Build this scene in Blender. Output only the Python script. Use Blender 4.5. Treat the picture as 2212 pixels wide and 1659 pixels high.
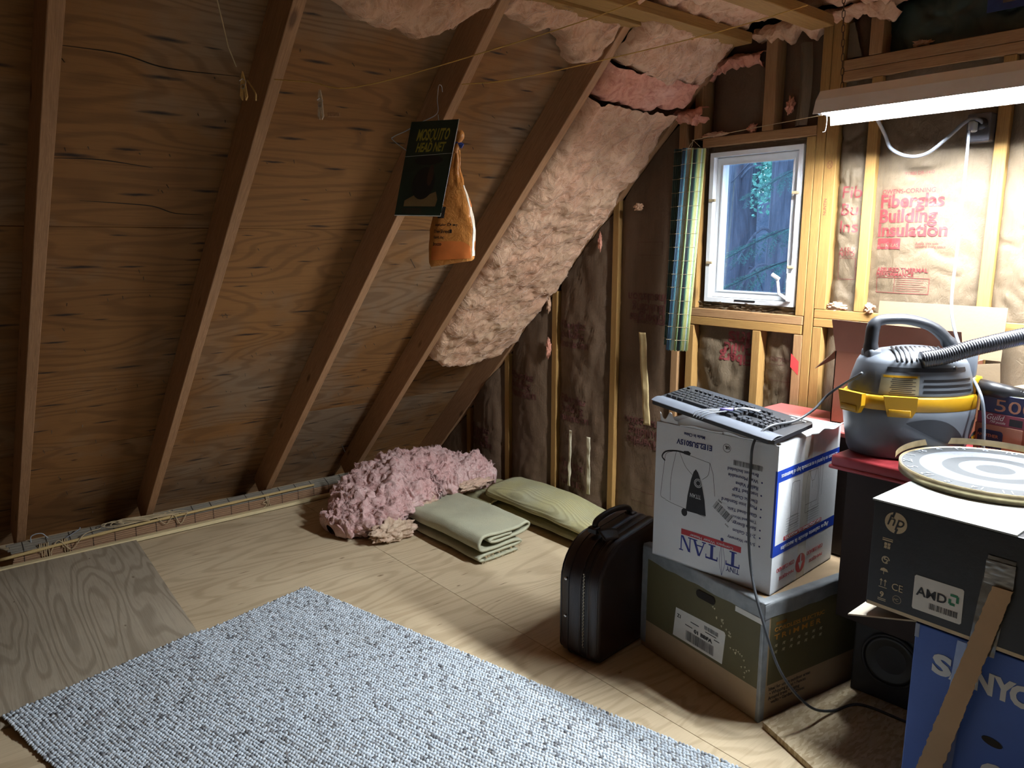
import bpy, bmesh, math, random
from mathutils import Matrix, Vector, noise
random.seed(7)
PI = math.pi
scene = bpy.context.scene
COL = scene.collection
for o in list(bpy.data.objects):
    bpy.data.objects.remove(o)

# ------------------------------------------------------------------ camera
PITCH, YAW, FPX = math.radians(10.55), math.radians(49.9), 1650.0
fw = Vector((-math.sin(YAW) * math.cos(PITCH), math.cos(YAW) * math.cos(PITCH), -math.sin(PITCH)))
rt = Vector((math.cos(YAW), math.sin(YAW), 0.0))
up = rt.cross(fw)
cd = bpy.data.cameras.new('camera')
cam = bpy.data.objects.new('camera', cd)
COL.objects.link(cam)
cam.matrix_world = Matrix(((rt.x, up.x, -fw.x, 0.0), (rt.y, up.y, -fw.y, 0.0), (rt.z, up.z, -fw.z, 1.5), (0, 0, 0, 1)))
cd.sensor_fit = 'HORIZONTAL'
cd.sensor_width = 36.0
cd.lens = FPX / 2212.0 * 36.0
cd.clip_start = 0.05
cd.clip_end = 200
scene.camera = cam

# ------------------------------------------------------------------ world, daylight, exposure
w = bpy.data.worlds.new('forest_sky')
scene.world = w
w.use_nodes = True
bg = w.node_tree.nodes['Background']
bg.inputs[0].default_value = (0.50, 0.74, 1.0, 1)
bg.inputs[1].default_value = 2.7
vs = scene.view_settings
vs.view_transform = 'Standard'
vs.look = 'None'
vs.gamma = 1.0
vs.use_curve_mapping = False
vs.exposure = 0.25
TUBE_STRENGTH = 400.0
TUBE_COLOR = (0.90, 0.955, 1.0)

# ------------------------------------------------------------------ helpers
def W(o):
    m = o.matrix_basis.copy()
    if o.parent:
        m = W(o.parent) @ o.matrix_parent_inverse @ m
    return m

def put(o, parent):
    if parent:
        o.parent = parent
        o.matrix_parent_inverse = W(parent).inverted()
    return o

def tag(o, label=None, cat=None, group=None, kind=None):
    if label: o['label'] = label
    if cat: o['category'] = cat
    if group: o['group'] = group
    if kind: o['kind'] = kind
    return o

def thing(name, label, cat, loc=(0, 0, 0), group=None, rz=0.0):
    o = bpy.data.objects.new(name, None)
    o.empty_display_size = 0.05
    COL.objects.link(o)
    o.location = loc
    o.rotation_euler = (0, 0, rz)
    o.matrix_basis = Matrix.Translation(loc) @ Matrix.Rotation(rz, 4, 'Z')
    return tag(o, label, cat, group)

def structure(name, loc=(0, 0, 0)):
    o = bpy.data.objects.new(name, None)
    o.empty_display_size = 0.05
    COL.objects.link(o)
    o.location = loc
    o['kind'] = 'structure'
    return o

def link(name, me, parent=None, M=None, label=None):
    o = bpy.data.objects.new(name, me)
    COL.objects.link(o)
    if M is not None:
        o.matrix_basis = M
    put(o, parent)
    if label: o['label'] = label
    return o

class MB:
    def __init__(s, T=None):
        s.v = []; s.f = []; s.mi = []; s.T = T or Matrix(); s.m = 0
    def add(s, vs, fs):
        b = len(s.v)
        T = s.T
        s.v += [T @ Vector(p) for p in vs]
        s.f += [[i + b for i in f] for f in fs]
        s.mi += [s.m] * len(fs)
        return s
    def box(s, x0, x1, y0, y1, z0, z1):
        vs = [(x, y, z) for x in (x0, x1) for y in (y0, y1) for z in (z0, z1)]
        fs = [(0, 1, 3, 2), (4, 6, 7, 5), (0, 4, 5, 1), (2, 3, 7, 6), (0, 2, 6, 4), (1, 5, 7, 3)]
        return s.add(vs, fs)
    def bm(s, b):
        b.verts.index_update()
        s.add([v.co.copy() for v in b.verts], [[v.index for v in f.verts] for f in b.faces])
        b.free()
        return s
    def rbox(s, x0, x1, y0, y1, z0, z1, r, seg=2):
        b = bmesh.new()
        bmesh.ops.create_cube(b, size=1.0)
        for v in b.verts:
            v.co = Vector((x0 if v.co.x < 0 else x1, y0 if v.co.y < 0 else y1, z0 if v.co.z < 0 else z1))
        bmesh.ops.bevel(b, geom=b.edges[:], offset=r, segments=seg, affect='EDGES', profile=0.5, clamp_overlap=True)
        return s.bm(b)
    def ico(s, c, r, sub=2, sc=(1, 1, 1)):
        b = bmesh.new()
        bmesh.ops.create_icosphere(b, subdivisions=sub, radius=r)
        for v in b.verts:
            v.co = Vector((v.co.x * sc[0] + c[0], v.co.y * sc[1] + c[1], v.co.z * sc[2] + c[2]))
        return s.bm(b)
    def tube(s, pts, r, n=8, caps=True, closed=False, sy=1.0):
        pts = [Vector(p) for p in pts]
        k = len(pts)
        rs = r if isinstance(r, (list, tuple)) else [r] * k
        vs = []
        prev = None
        for i in range(k):
            if closed:
                t = pts[(i + 1) % k] - pts[i - 1]
            else:
                t = pts[min(i + 1, k - 1)] - pts[max(i - 1, 0)]
            if t.length < 1e-9: t = Vector((0, 0, 1))
            t.normalize()
            if prev is None:
                a = Vector((0, 0, 1)) if abs(t.z) < 0.9 else Vector((1, 0, 0))
                nx = (a - t * a.dot(t)).normalized()
            else:
                nx = prev - t * prev.dot(t)
                nx = nx.normalized() if nx.length > 1e-6 else t.orthogonal().normalized()
            prev = nx
            ny = t.cross(nx)
            for j in range(n):
                a = 2 * PI * j / n
                vs.append(pts[i] + nx * (math.cos(a) * rs[i]) + ny * (math.sin(a) * rs[i] * sy))
        fs = []
        for i in range(k if closed else k - 1):
            i2 = (i + 1) % k
            for j in range(n):
                j2 = (j + 1) % n
                fs.append((i * n + j, i * n + j2, i2 * n + j2, i2 * n + j))
        if caps and not closed:
            fs.append(tuple(range(n - 1, -1, -1)))
            fs.append(tuple((k - 1) * n + j for j in range(n)))
        return s.add(vs, fs)
    def prism(s, poly, z0, z1):
        n = len(poly)
        vs = [(p[0], p[1], z0) for p in poly] + [(p[0], p[1], z1) for p in poly]
        fs = [tuple(range(n - 1, -1, -1)), tuple(range(n, 2 * n))]
        fs += [(i, (i + 1) % n, (i + 1) % n + n, i + n) for i in range(n)]
        return s.add(vs, fs)
    def sheet(s, fn, nu, nv, thick=None):
        """fn(u,v) -> point; with thick, fn2 gives the back"""
        vs = [fn(i / nu, j / nv) for i in range(nu + 1) for j in range(nv + 1)]
        q = lambda i, j: i * (nv + 1) + j
        fs = [(q(i, j), q(i + 1, j), q(i + 1, j + 1), q(i, j + 1)) for i in range(nu) for j in range(nv)]
        if thick is not None:
            b = len(vs)
            vs += [thick(i / nu, j / nv) for i in range(nu + 1) for j in range(nv + 1)]
            fs += [(b + q(i, j), b + q(i, j + 1), b + q(i + 1, j + 1), b + q(i + 1, j)) for i in range(nu) for j in range(nv)]
            for i in range(nu):
                fs.append((q(i, 0), b + q(i, 0), b + q(i + 1, 0), q(i + 1, 0)))
                fs.append((q(i, nv), q(i + 1, nv), b + q(i + 1, nv), b + q(i, nv)))
            for j in range(nv):
                fs.append((q(0, j), q(0, j + 1), b + q(0, j + 1), b + q(0, j)))
                fs.append((q(nu, j), b + q(nu, j), b + q(nu, j + 1), q(nu, j + 1)))
        return s.add(vs, fs)
    def lathe(s, prof, n=32, a=1.0, b=1.0, caps=True):
        vs = []
        for r, z in prof:
            for j in range(n):
                t = 2 * PI * j / n
                vs.append((r * a * math.cos(t), r * b * math.sin(t), z))
        fs = []
        for i in range(len(prof) - 1):
            for j in range(n):
                j2 = (j + 1) % n
                fs.append((i * n + j, i * n + j2, (i + 1) * n + j2, (i + 1) * n + j))
        if caps:
            fs.append(tuple(range(n - 1, -1, -1)))
            fs.append(tuple((len(prof) - 1) * n + j for j in range(n)))
        return s.add(vs, fs)
    def mesh(s, name, mats, smooth=False):
        me = bpy.data.meshes.new(name)
        me.from_pydata([tuple(p) for p in s.v], [], s.f)
        if not isinstance(mats, (list, tuple)): mats = [mats]
        for m in mats: me.materials.append(m)
        if len(mats) > 1:
            me.polygons.foreach_set('material_index', s.mi)
        if smooth:
            me.polygons.foreach_set('use_smooth', [True] * len(me.polygons))
        me.update()
        return me
    def build(s, name, mats, parent=None, smooth=False, label=None, fix=True):
        me = s.mesh(name, mats, smooth)
        if fix:
            b = bmesh.new(); b.from_mesh(me)
            bmesh.ops.recalc_face_normals(b, faces=b.faces[:])
            b.to_mesh(me); b.free()
        return link(name, me, parent, None, label)

def frame(o, x, y):
    """4x4 with origin o, x axis, y axis; z = x cross y"""
    x = Vector(x).normalized(); y = Vector(y)
    y = (y - x * y.dot(x)).normalized(); z = x.cross(y)
    return Matrix(((x.x, y.x, z.x, o[0]), (x.y, y.y, z.y, o[1]), (x.z, y.z, z.z, o[2]), (0, 0, 0, 1)))

def spline(pts, n=12):
    """Catmull-Rom through pts"""
    P = [Vector(p) for p in pts]
    P = [P[0] * 2 - P[1]] + P + [P[-1] * 2 - P[-2]]
    out = []
    for i in range(1, len(P) - 2):
        for k in range(n):
            t = k / n
            a, b, c, d = P[i - 1], P[i], P[i + 1], P[i + 2]
            out.append(0.5 * ((2 * b) + (c - a) * t + (2 * a - 5 * b + 4 * c - d) * t * t + (3 * b - a - 3 * c + d) * t ** 3))
    out.append(P[-2])
    return out

def fbm(p, o=4, lac=2.0, gain=0.5):
    s = 0.0; a = 1.0; p = Vector(p)
    for _ in range(o):
        s += a * noise.noise(p)
        p = p * lac + Vector((3.1, 7.7, 1.3)); a *= gain
    return s

# ---- text: made as font curves, turned into meshes in one go at the end
TEXTS = []
def text(body, T, size, m, parent, align='LEFT', bold=0.0, shear=0.0, sx=1.0, extrude=0.0003, name='lettering', conform=None, spacing=1.0, line=1.0, fit=None, fith=None):
    c = bpy.data.curves.new(name, 'FONT')
    c.body = body; c.size = size; c.align_x = align; c.offset = bold * size; c.shear = shear
    c.extrude = extrude; c.space_character = spacing; c.space_line = line
    c.resolution_u = 3
    o = bpy.data.objects.new(name, c)
    COL.objects.link(o)
    TEXTS.append((o, T @ Matrix.Diagonal((sx, 1, 1, 1)), m, parent, name, (conform, fit, fith, align)))
    return o

def finish_texts():
    bpy.context.view_layer.update()
    dg = bpy.context.evaluated_depsgraph_get()
    made = []
    for o, T, m, parent, name, conform in TEXTS:
        me = bpy.data.meshes.new_from_object(o.evaluated_get(dg))
        made.append(me)
    for (o, T, m, parent, name, conform), me in zip(TEXTS, made):
        c = o.data
        bpy.data.objects.remove(o)
        bpy.data.curves.remove(c)
        conform, fit, fith, align = conform
        if fit or fith:
            xs = [v.co.x for v in me.vertices]; ys = [v.co.y for v in me.vertices]
            x0, x1, y0, y1 = min(xs), max(xs), min(ys), max(ys)
            k = fit / (x1 - x0) if fit else 1.0
            ky = fith / (y1 - y0) if fith else k
            if not fit: k = ky
            xo = x0 if align == 'LEFT' else (x1 if align == 'RIGHT' else (x0 + x1) / 2)
            me.transform(Matrix.Diagonal((k, ky, 1, 1)) @ Matrix.Translation((-xo, -(y0 if fith else 0), 0)))
        me.transform(T)
        me.name = name
        me.materials.clear(); me.materials.append(m)
        if conform:
            b = bmesh.new(); b.from_mesh(me)
            bmesh.ops.triangulate(b, faces=b.faces[:])
            for _ in range(4):
                es = [e for e in b.edges if e.calc_length() > 0.012]
                if not es: break
                bmesh.ops.subdivide_edges(b, edges=es, cuts=1)
                bmesh.ops.triangulate(b, faces=[f for f in b.faces if len(f.verts) > 3])
            for v in b.verts:
                conform(v)
            b.to_mesh(me); b.free()
        link(name, me, parent)

# ------------------------------------------------------------------ materials
class NT:
    def __init__(s, name):
        s.mat = bpy.data.materials.new(name)
        s.mat.use_nodes = True
        s.t = s.mat.node_tree
        s.b = s.t.nodes['Principled BSDF']
        s.tc = s.t.nodes.new('ShaderNodeTexCoord')
    def n(s, typ, **kw):
        nd = s.t.nodes.new('ShaderNode' + typ)
        for k, v in kw.items():
            if k.startswith('i_'):
                nd.inputs[int(k[2:])].default_value = v
            else:
                setattr(nd, k, v)
        return nd
    def l(s, a, b): s.t.links.new(a, b)
    def coords(s, stretch=(1, 1, 1), rot=(0, 0, 0), rnd=True, coord='Object'):
        mp = s.n('Mapping')
        mp.inputs['Scale'].default_value = stretch
        mp.inputs['Rotation'].default_value = rot
        src = s.tc.outputs[coord]
        if rnd:
            oi = s.n('ObjectInfo')
            mu = s.n('Math', operation='MULTIPLY', i_1=17.0)
            s.l(oi.outputs['Random'], mu.inputs[0])
            ad = s.n('VectorMath', operation='ADD')
            s.l(src, ad.inputs[0]); s.l(mu.outputs[0], ad.inputs[1])
            src = ad.outputs[0]
        s.l(src, mp.inputs['Vector'])
        return mp.outputs[0]
    def noise(s, vec, scale, detail=4, rough=0.55, dist=0.0):
        nd = s.n('TexNoise')
        nd.inputs['Scale'].default_value = scale; nd.inputs['Detail'].default_value = detail
        nd.inputs['Roughness'].default_value = rough; nd.inputs['Distortion'].default_value = dist
        s.l(vec, nd.inputs['Vector'])
        return nd.outputs[0]
    def ramp(s, fac, stops):
        r = s.n('ValToRGB')
        e = r.color_ramp.elements
        while len(e) < len(stops): e.new(0.5)
        for el, (p, c) in zip(e, stops):
            el.position = p
            el.color = (c[0], c[1], c[2], 1) if isinstance(c, (tuple, list)) else (c, c, c, 1)
        s.l(fac, r.inputs[0])
        return r.outputs[0]
    def mix(s, fac, a, b, mode='MIX'):
        m = s.n('Mix', data_type='RGBA', blend_type=mode)
        for val, inp in ((fac, m.inputs[0]), (a, m.inputs[6]), (b, m.inputs[7])):
            if isinstance(val, (int, float)): inp.default_value = val
            elif isinstance(val, (tuple, list)): inp.default_value = (val[0], val[1], val[2], 1)
            else: s.l(val, inp)
        return m.outputs[2]
    def math(s, op, a, b=0.0):
        m = s.n('Math', operation=op)
        for i, val in enumerate((a, b)):
            if isinstance(val, (int, float)): m.inputs[i].default_value = val
            else: s.l(val, m.inputs[i])
        return m.outputs[0]
    def bump(s, h, strength, dist=0.01):
        b = s.n('Bump')
        b.inputs['Strength'].default_value = strength; b.inputs['Distance'].default_value = dist
        s.l(h, b.inputs['Height'])
        s.l(b.outputs[0], s.b.inputs['Normal'])
    def out(s, col=None, rough=0.6, metal=0.0, spec=0.4):
        if col is not None:
            if isinstance(col, (tuple, list)): s.b.inputs['Base Color'].default_value = (col[0], col[1], col[2], 1)
            else: s.l(col, s.b.inputs['Base Color'])
        s.b.inputs['Roughness'].default_value = rough
        s.b.inputs['Metallic'].default_value = metal
        s.b.inputs['Specular IOR Level'].default_value = spec
        return s.mat

def plain(name, c, rough=0.6, var=0.12, scale=20, metal=0.0, bump=0.0, bscale=120, spec=0.4):
    t = NT(name)
    v = t.coords(rnd=False)
    f = t.noise(v, scale, 3)
    d = tuple(x * (1 - var) for x in c); e = tuple(min(1, x * (1 + var)) for x in c)
    if bump:
        t.bump(t.noise(v, bscale, 3), bump, 0.004)
    return t.out(t.ramp(f, [(0.3, d), (0.7, e)]), rough, metal, spec)

def lumber_mat(name, light, dark, knots=True, rough=0.7):
    """grain along local X"""
    t = NT(name)
    v = t.coords((1.0, 14.0, 14.0))
    g = t.noise(v, 3.0, 5, 0.6, 0.6)
    v2 = t.coords((2.2, 60.0, 60.0))
    f = t.noise(v2, 4.0, 3, 0.6)
    rings = t.math('ABSOLUTE', t.math('SINE', t.math('MULTIPLY', g, 30.0)))
    c = t.ramp(rings, [(0.0, light), (1.0, tuple(l * 0.72 + d * 0.28 for l, d in zip(light, dark)))])
    c = t.mix(t.ramp(f, [(0.45, 0.0), (0.8, 0.55)]), c, dark)
    if knots:
        vo = t.n('TexVoronoi')
        vo.inputs['Scale'].default_value = 1.0
        t.l(t.coords((3.0, 9.0, 9.0)), vo.inputs['Vector'])
        k = t.ramp(vo.outputs['Distance'], [(0.06, 1.0), (0.13, 0.0)])
        c = t.mix(t.math('MULTIPLY', k, 0.75), c, tuple(x * 0.5 for x in dark))
    t.bump(f, 0.25, 0.002)
    return t.out(c, rough, 0, 0.25)

def plywood_mat(name, light, dark, axis=1, freq=46.0, fine=0.5, stains=None, rough=0.75, big=1.0, grey=None):
    """rotary-cut veneer: contour lines of a stretched noise; axis = grain direction (0 x, 1 y)"""
    t = NT(name)
    s1 = [3.4 * big] * 3; s1[axis] = 0.62 * big
    n1 = t.noise(t.coords(tuple(s1)), 1.0, 2, 0.45, 0.35)
    line = t.math('SINE', t.math('MULTIPLY', n1, freq * 2))
    lw = t.ramp(t.math('ADD', t.math('MULTIPLY', line, 0.5), 0.5), [(0.55, 0.0), (0.95, 1.0)])
    s2 = [150.0] * 3; s2[axis] = 6.0
    fib = t.noise(t.coords(tuple(s2)), 1.0, 3, 0.6)
    blot = t.noise(t.coords((2.0, 2.0, 2.0)), 1.0, 4)
    c = t.mix(t.ramp(blot, [(0.3, 0.0), (0.7, 1.0)]), light, tuple(l * 0.62 + d * 0.38 for l, d in zip(light, dark)))
    if grey:
        gb = t.noise(t.coords((1.3, 1.3, 1.3)), 1.0, 5, 0.6)
        c = t.mix(t.ramp(gb, [(0.48, 0.0), (0.66, 0.75)]), c, grey)
    c = t.mix(t.math('MULTIPLY', lw, fine), c, dark)
    c = t.mix(t.ramp(fib, [(0.5, 0.0), (0.85, 0.5)]), c, dark)
    wob = t.noise(t.coords((14, 14, 14), rnd=False), 1.0, 3)
    for (fx, fy), (hx, hy), rnd_, keepf, col in (stains or []):
        mv = t.coords((fx, fy, 1.0), rnd=False)
        vo = t.n('TexVoronoi', voronoi_dimensions='2D')
        vo.inputs['Scale'].default_value = 1.0
        vo.inputs['Randomness'].default_value = rnd_
        t.l(mv, vo.inputs['Vector'])
        sb = t.n('VectorMath', operation='SUBTRACT'); t.l(vo.outputs['Position'], sb.inputs[0]); t.l(mv, sb.inputs[1])
        sx_ = t.n('SeparateXYZ'); t.l(sb.outputs[0], sx_.inputs[0])
        rc = t.n('SeparateColor'); t.l(vo.outputs['Color'], rc.inputs[0])
        dx = t.math('DIVIDE', t.math('ADD', sx_.outputs[0], t.math('MULTIPLY', t.math('SUBTRACT', wob, 0.5), 0.5 * hx * fx * 2)), hx * fx)
        dy = t.math('DIVIDE', sx_.outputs[1], hy * fy)
        q = t.math('SQRT', t.math('ADD', t.math('MULTIPLY', dx, dx), t.math('MULTIPLY', dy, dy)))
        q = t.math('DIVIDE', q, t.math('ADD', t.math('MULTIPLY', rc.outputs[1], 0.9), 0.45))
        m = t.ramp(t.math('ADD', q, t.math('MULTIPLY', fib, 0.5)), [(0.35, 1.0), (0.75, 0.55), (1.25, 0.0)])
        keep = t.math('GREATER_THAN', rc.outputs[0], keepf)
        c = t.mix(t.math('MULTIPLY', t.math('MULTIPLY', m, keep), 0.92), c, col)
    t.bump(t.math('ADD', fib, t.math('MULTIPLY', lw, -0.6)), 0.3, 0.002)
    return t.out(c, rough, 0, 0.25)

def fluff_mat(name, c1, c2, c3, k=1.0):
    """swirled glass wool: strands follow a warped noise"""
    t = NT(name)
    v = t.coords((1, 1, 1), rnd=False)
    big = t.noise(v, 5.0, 4, 0.6, 0.6)
    wisp = t.noise(v, 11.0 * k, 8, 0.72, 2.8)
    fine = t.noise(t.coords((1.0, 0.35, 1.0), rnd=False), 95.0, 4, 0.7, 3.5)
    c = t.mix(t.ramp(big, [(0.35, 0.0), (0.65, 1.0)]), c1, c2)
    c = t.mix(t.ramp(wisp, [(0.47, 0.0), (0.66, 0.85)]), c, c3)
    c = t.mix(t.ramp(fine, [(0.52, 0.0), (0.72, 0.28)]), c, tuple(min(1, x * 1.25 + .05) for x in c2))
    t.bump(t.math('ADD', wisp, t.math('MULTIPLY', fine, 0.28)), 0.6, 0.016)
    return t.out(c, 0.95, 0, 0.1)

def kraft_mat(name, c1, c2):
    t = NT(name)
    v = t.coords((1, 1, 1), rnd=False)
    a = t.noise(v, 4.0, 5, 0.6)
    vv = t.coords((90, 90, 7), rnd=False)
    b = t.noise(vv, 1.0, 3)
    cr = t.noise(t.coords((1, 1, 0.55), rnd=False), 38.0, 6, 0.7, 2.2)
    c = t.mix(t.ramp(a, [(0.3, 0.0), (0.7, 1.0)]), c1, c2)
    c = t.mix(t.ramp(b, [(0.5, 0.0), (0.8, 0.4)]), c, tuple(x * 0.55 for x in c1))
    t.bump(t.math('ADD', cr, t.math('MULTIPLY', b, 0.3)), 0.5, 0.006)
    return t.out(c, 0.62, 0, 0.4)

M = {}
M['sheathing'] = plywood_mat('roof_plywood', (0.28, 0.135, 0.046), (0.095, 0.043, 0.015), 1, 60, 0.36, [((1.5, 1.1), (0.016, 0.034), 1.0, 0.45, (0.045, 0.018, 0.008)), ((7.0, 4.2), (0.0095, 0.08), 0.7, 0.28, (0.012, 0.012, 0.015))], grey=(0.235, 0.18, 0.125))
M['floor'] = plywood_mat('floor_plywood', (0.62, 0.505, 0.335), (0.30, 0.215, 0.12), 1, 48, 0.34, [((2.1, 1.5), (0.011, 0.024), 1.0, 0.5, (0.20, 0.13, 0.07)), ((6.0, 3.2), (0.0035, 0.032), 1.0, 0.35, (0.10, 0.06, 0.03))])
M['board'] = plywood_mat('weathered_plywood', (0.44, 0.38, 0.285), (0.17, 0.135, 0.09), 0, 52, 0.42, [((2.4, 3.4), (0.022, 0.010), 1.0, 0.3, (0.15, 0.11, 0.07))], big=1.3)
M['rafter'] = lumber_mat('rafter_wood', (0.42, 0.235, 0.122), (0.17, 0.082, 0.038))
M['stud'] = lumber_mat('stud_wood', (0.34, 0.195, 0.062), (0.18, 0.09, 0.028))
M['stud2'] = lumber_mat('stud_wood_brown', (0.34, 0.195, 0.09), (0.16, 0.08, 0.035))
M['trim'] = lumber_mat('pale_batten', (0.68, 0.57, 0.34), (0.5, 0.39, 0.2), False)
M['kraft'] = kraft_mat('kraft_paper', (0.135, 0.099, 0.061), (0.10, 0.070, 0.040))
M['kraft_dark'] = kraft_mat('kraft_paper_shaded', (0.132, 0.082, 0.048), (0.096, 0.057, 0.033))  # darker copy of kraft_paper; shade of the dim bays put into the colour
M['pink_old'] = fluff_mat('insulation_faded', (0.70, 0.42, 0.275), (0.68, 0.47, 0.31), (0.48, 0.24, 0.14))
M['pink_mid'] = fluff_mat('insulation_rosy', (0.68, 0.30, 0.20), (0.72, 0.38, 0.27), (0.46, 0.16, 0.11))
M['pink'] = fluff_mat('insulation_pink', (0.64, 0.40, 0.375), (0.68, 0.51, 0.48), (0.47, 0.22, 0.205), 1.6)
M['tan_fluff'] = fluff_mat('insulation_tan', (0.60, 0.47, 0.34), (0.62, 0.42, 0.33), (0.36, 0.23, 0.15))
M['black'] = plain('black_plastic', (0.012, 0.012, 0.014), 0.4)
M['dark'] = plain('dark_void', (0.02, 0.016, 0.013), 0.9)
M['white'] = plain('white_vinyl', (0.72, 0.74, 0.76), 0.4, 0.04)
M['steel'] = plain('steel', (0.55, 0.55, 0.56), 0.35, 0.1, metal=1.0)
M['rust'] = plain('rusty_steel', (0.10, 0.055, 0.035), 0.6, 0.3, metal=0.6)
M['nail'] = plain('nail_steel', (0.12, 0.10, 0.085), 0.5, 0.3, metal=0.8)
M['enamel'] = plain('white_enamel', (0.78, 0.79, 0.80), 0.35, 0.03)
M['cord_white'] = plain('white_cord', (0.30, 0.33, 0.36), 0.45, 0.04)
M['cord_grey'] = plain('grey_cord', (0.22, 0.235, 0.26), 0.45, 0.05)
M['fibre'] = plain('glass_fibre', (0.72, 0.52, 0.39), 0.8, 0.15)
M['fibre_pink'] = plain('glass_fibre_pink', (0.72, 0.50, 0.48), 0.8, 0.15)
M['lead'] = plain('pale_grey_lead', (0.16, 0.18, 0.21), 0.45, 0.05)
M['string'] = plain('yellow_string', (0.48, 0.29, 0.07), 0.8, 0.2)
M['twine'] = plain('jute_twine', (0.44, 0.34, 0.20), 0.9, 0.2)
M['red_ink'] = plain('red_ink', (0.15, 0.022, 0.024), 0.6, 0.25, 30)
M['red_ink_dark'] = plain('dull_red_ink', (0.085, 0.028, 0.022), 0.65, 0.3, 30)  # darker, duller copy of the red ink
M['red_paint'] = plain('red_spray_paint', (0.62, 0.05, 0.05), 0.6, 0.1)
# ------------------------------------------------------------------ the shell
D = 2.83                                 # room face of the gable studs
SX, SN = Vector((1, 0, 1)).normalized(), Vector((1, 0, -1)).normalized()
def S(t, y, h=0.0):                      # point on the left roof slope: t up the slope, h out of the rafter faces
    return Vector((-4.25, y, 0)) + SX * t + SN * h

def lumber(name, p0, p1, w, h, upv, m, parent, label=None):
    """2x stock; w across, h along upv; p0,p1 = centre line ends"""
    p0, p1 = Vector(p0), Vector(p1)
    x = (p1 - p0); L = x.length
    x.normalize(); z = Vector(upv); z = (z - x * z.dot(x)).normalized(); y = z.cross(x)
    T = Matrix(((x.x, y.x, z.x, p0.x), (x.y, y.y, z.y, p0.y), (x.z, y.z, z.z, p0.z), (0, 0, 0, 1)))
    b = MB().rbox(0, L, -w / 2, w / 2, -h / 2, h / 2, 0.002, 1)
    return link(name, b.mesh(name, m), parent, T, label)

# floor -----------------------------------------------------------------
floor = structure('floor')
xs = [-4.5, -4.032, -3.15, -0.71, 1.73, 4.4]
ys = [-3.2, -1.86, -0.64, 0.58, 1.80, 2.95]
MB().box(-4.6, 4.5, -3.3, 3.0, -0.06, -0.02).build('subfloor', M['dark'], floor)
for i in range(len(xs) - 1):
    for j in range(len(ys) - 1):
        g = 0.0012
        zt = 0.0 if i else -0.012
        T = Matrix.Translation(((xs[i] + xs[i + 1]) / 2, (ys[j] + ys[j + 1]) / 2, 0))
        a, b = (xs[i + 1] - xs[i]) / 2 - g, (ys[j + 1] - ys[j]) / 2 - g
        link('plywood_sheet', MB().box(-a, a, -b, b, -0.02, zt).mesh('plywood_sheet', M['floor']), floor, T)
t1 = structure('trim_1')
lumber('batten', (-4.052, -1.5, 0.009), (-4.052, 2.78, 0.009), 0.034, 0.018, (0, 0, 1), M['trim'], t1)

# left roof slope --------------------------------------------------------
wl = structure('wall_left')
TS = Matrix(((SX.x, 0, SN.x, -4.25), (0, 1, 0, 0), (SX.z, 0, SN.z, 0), (0, 0, 0, 1)))
rows = [(-0.35, 0.677), (0.677, 2.05), (2.05, 3.7)]
cols = [[-3.2, -1.4, 0.43, 2.21, 3.0], [-3.2, -0.8, 1.645, 3.0], [-3.2, -1.4, 0.43, 2.21, 3.0]]
for (a, b), cs in zip(rows, cols):
    for y0, y1 in zip(cs[:-1], cs[1:]):
        Tm = TS @ Matrix.Translation(((a + b) / 2, (y0 + y1) / 2, -0.14))
        hx, hy = (b - a) / 2 - 0.002, (y1 - y0) / 2 - 0.001
        link('plywood_sheet', MB().box(-hx, hx, -hy, hy, -0.014, 0).mesh('plywood_sheet', M['sheathing']), wl, Tm)
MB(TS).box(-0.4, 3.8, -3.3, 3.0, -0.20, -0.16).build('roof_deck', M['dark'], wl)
RAF = [-2.65, -2.04, -1.43, -0.82, -0.215, 0.41, 0.988, 1.638, 2.2, 2.812]
for y in RAF:
    lumber('rafter', S(0.02, y + 0.019, -0.07), S(3.62, y + 0.019, -0.07), 0.038, 0.14, SN, M['rafter'], wl)
# roofing nails that came through the deck: too small to pick apart one by one
nb = MB()
rn = random.Random(3)
for k in range(230):
    t = rn.uniform(0.05, 2.9); y = rn.uniform(0.0, 2.75)
    t = round(t / 0.14) * 0.14 + rn.uniform(-0.02, 0.02)
    if any(abs(y - r - 0.019) < 0.035 for r in RAF): continue
    if y > 2.25 and t > 1.1: continue
    p = S(t, y, -0.142)
    d = (SN + Vector((rn.uniform(-.3, .3), rn.uniform(-.3, .3), rn.uniform(-.3, .3)))).normalized()
    L = rn.uniform(0.008, 0.022)
    nb.tube([p, p + d * L], [0.0014, 0.0009], 5)
for (x, y, z, L) in [(-4.194, 1.954, 0.254, 0.05), (-4.181, 2.143, 0.267, 0.055), (-3.027, 1.939, 1.421, 0.05)]:
    p = Vector((x, y, z)); nb.tube([p, p + (SN + Vector((0.35, 0.1, -0.6))).normalized() * L], 0.0017, 6)
tag(nb.build('roofing_nails', M['nail'], wl), kind='stuff')
# splits in the veneer
for pts in ([(2.71, 0.46), (2.71, 0.62), (2.685, 0.75), (2.69, 0.96)], [(2.33, 0.46), (2.335, 0.6), (2.315, 0.76)], [(2.165, 0.56), (2.16, 0.66), (2.15, 0.78), (2.12, 0.86), (2.115, 0.96)]):
    path = spline([S(t, y, -0.1397) for t, y in pts], 8)
    n = len(path)
    MB().tube(path, [0.0005 + 0.0016 * math.sin(PI * (i + .4) / (n + .2)) for i in range(n)], 5).build('veneer_split', M['dark'], wl)

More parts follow.
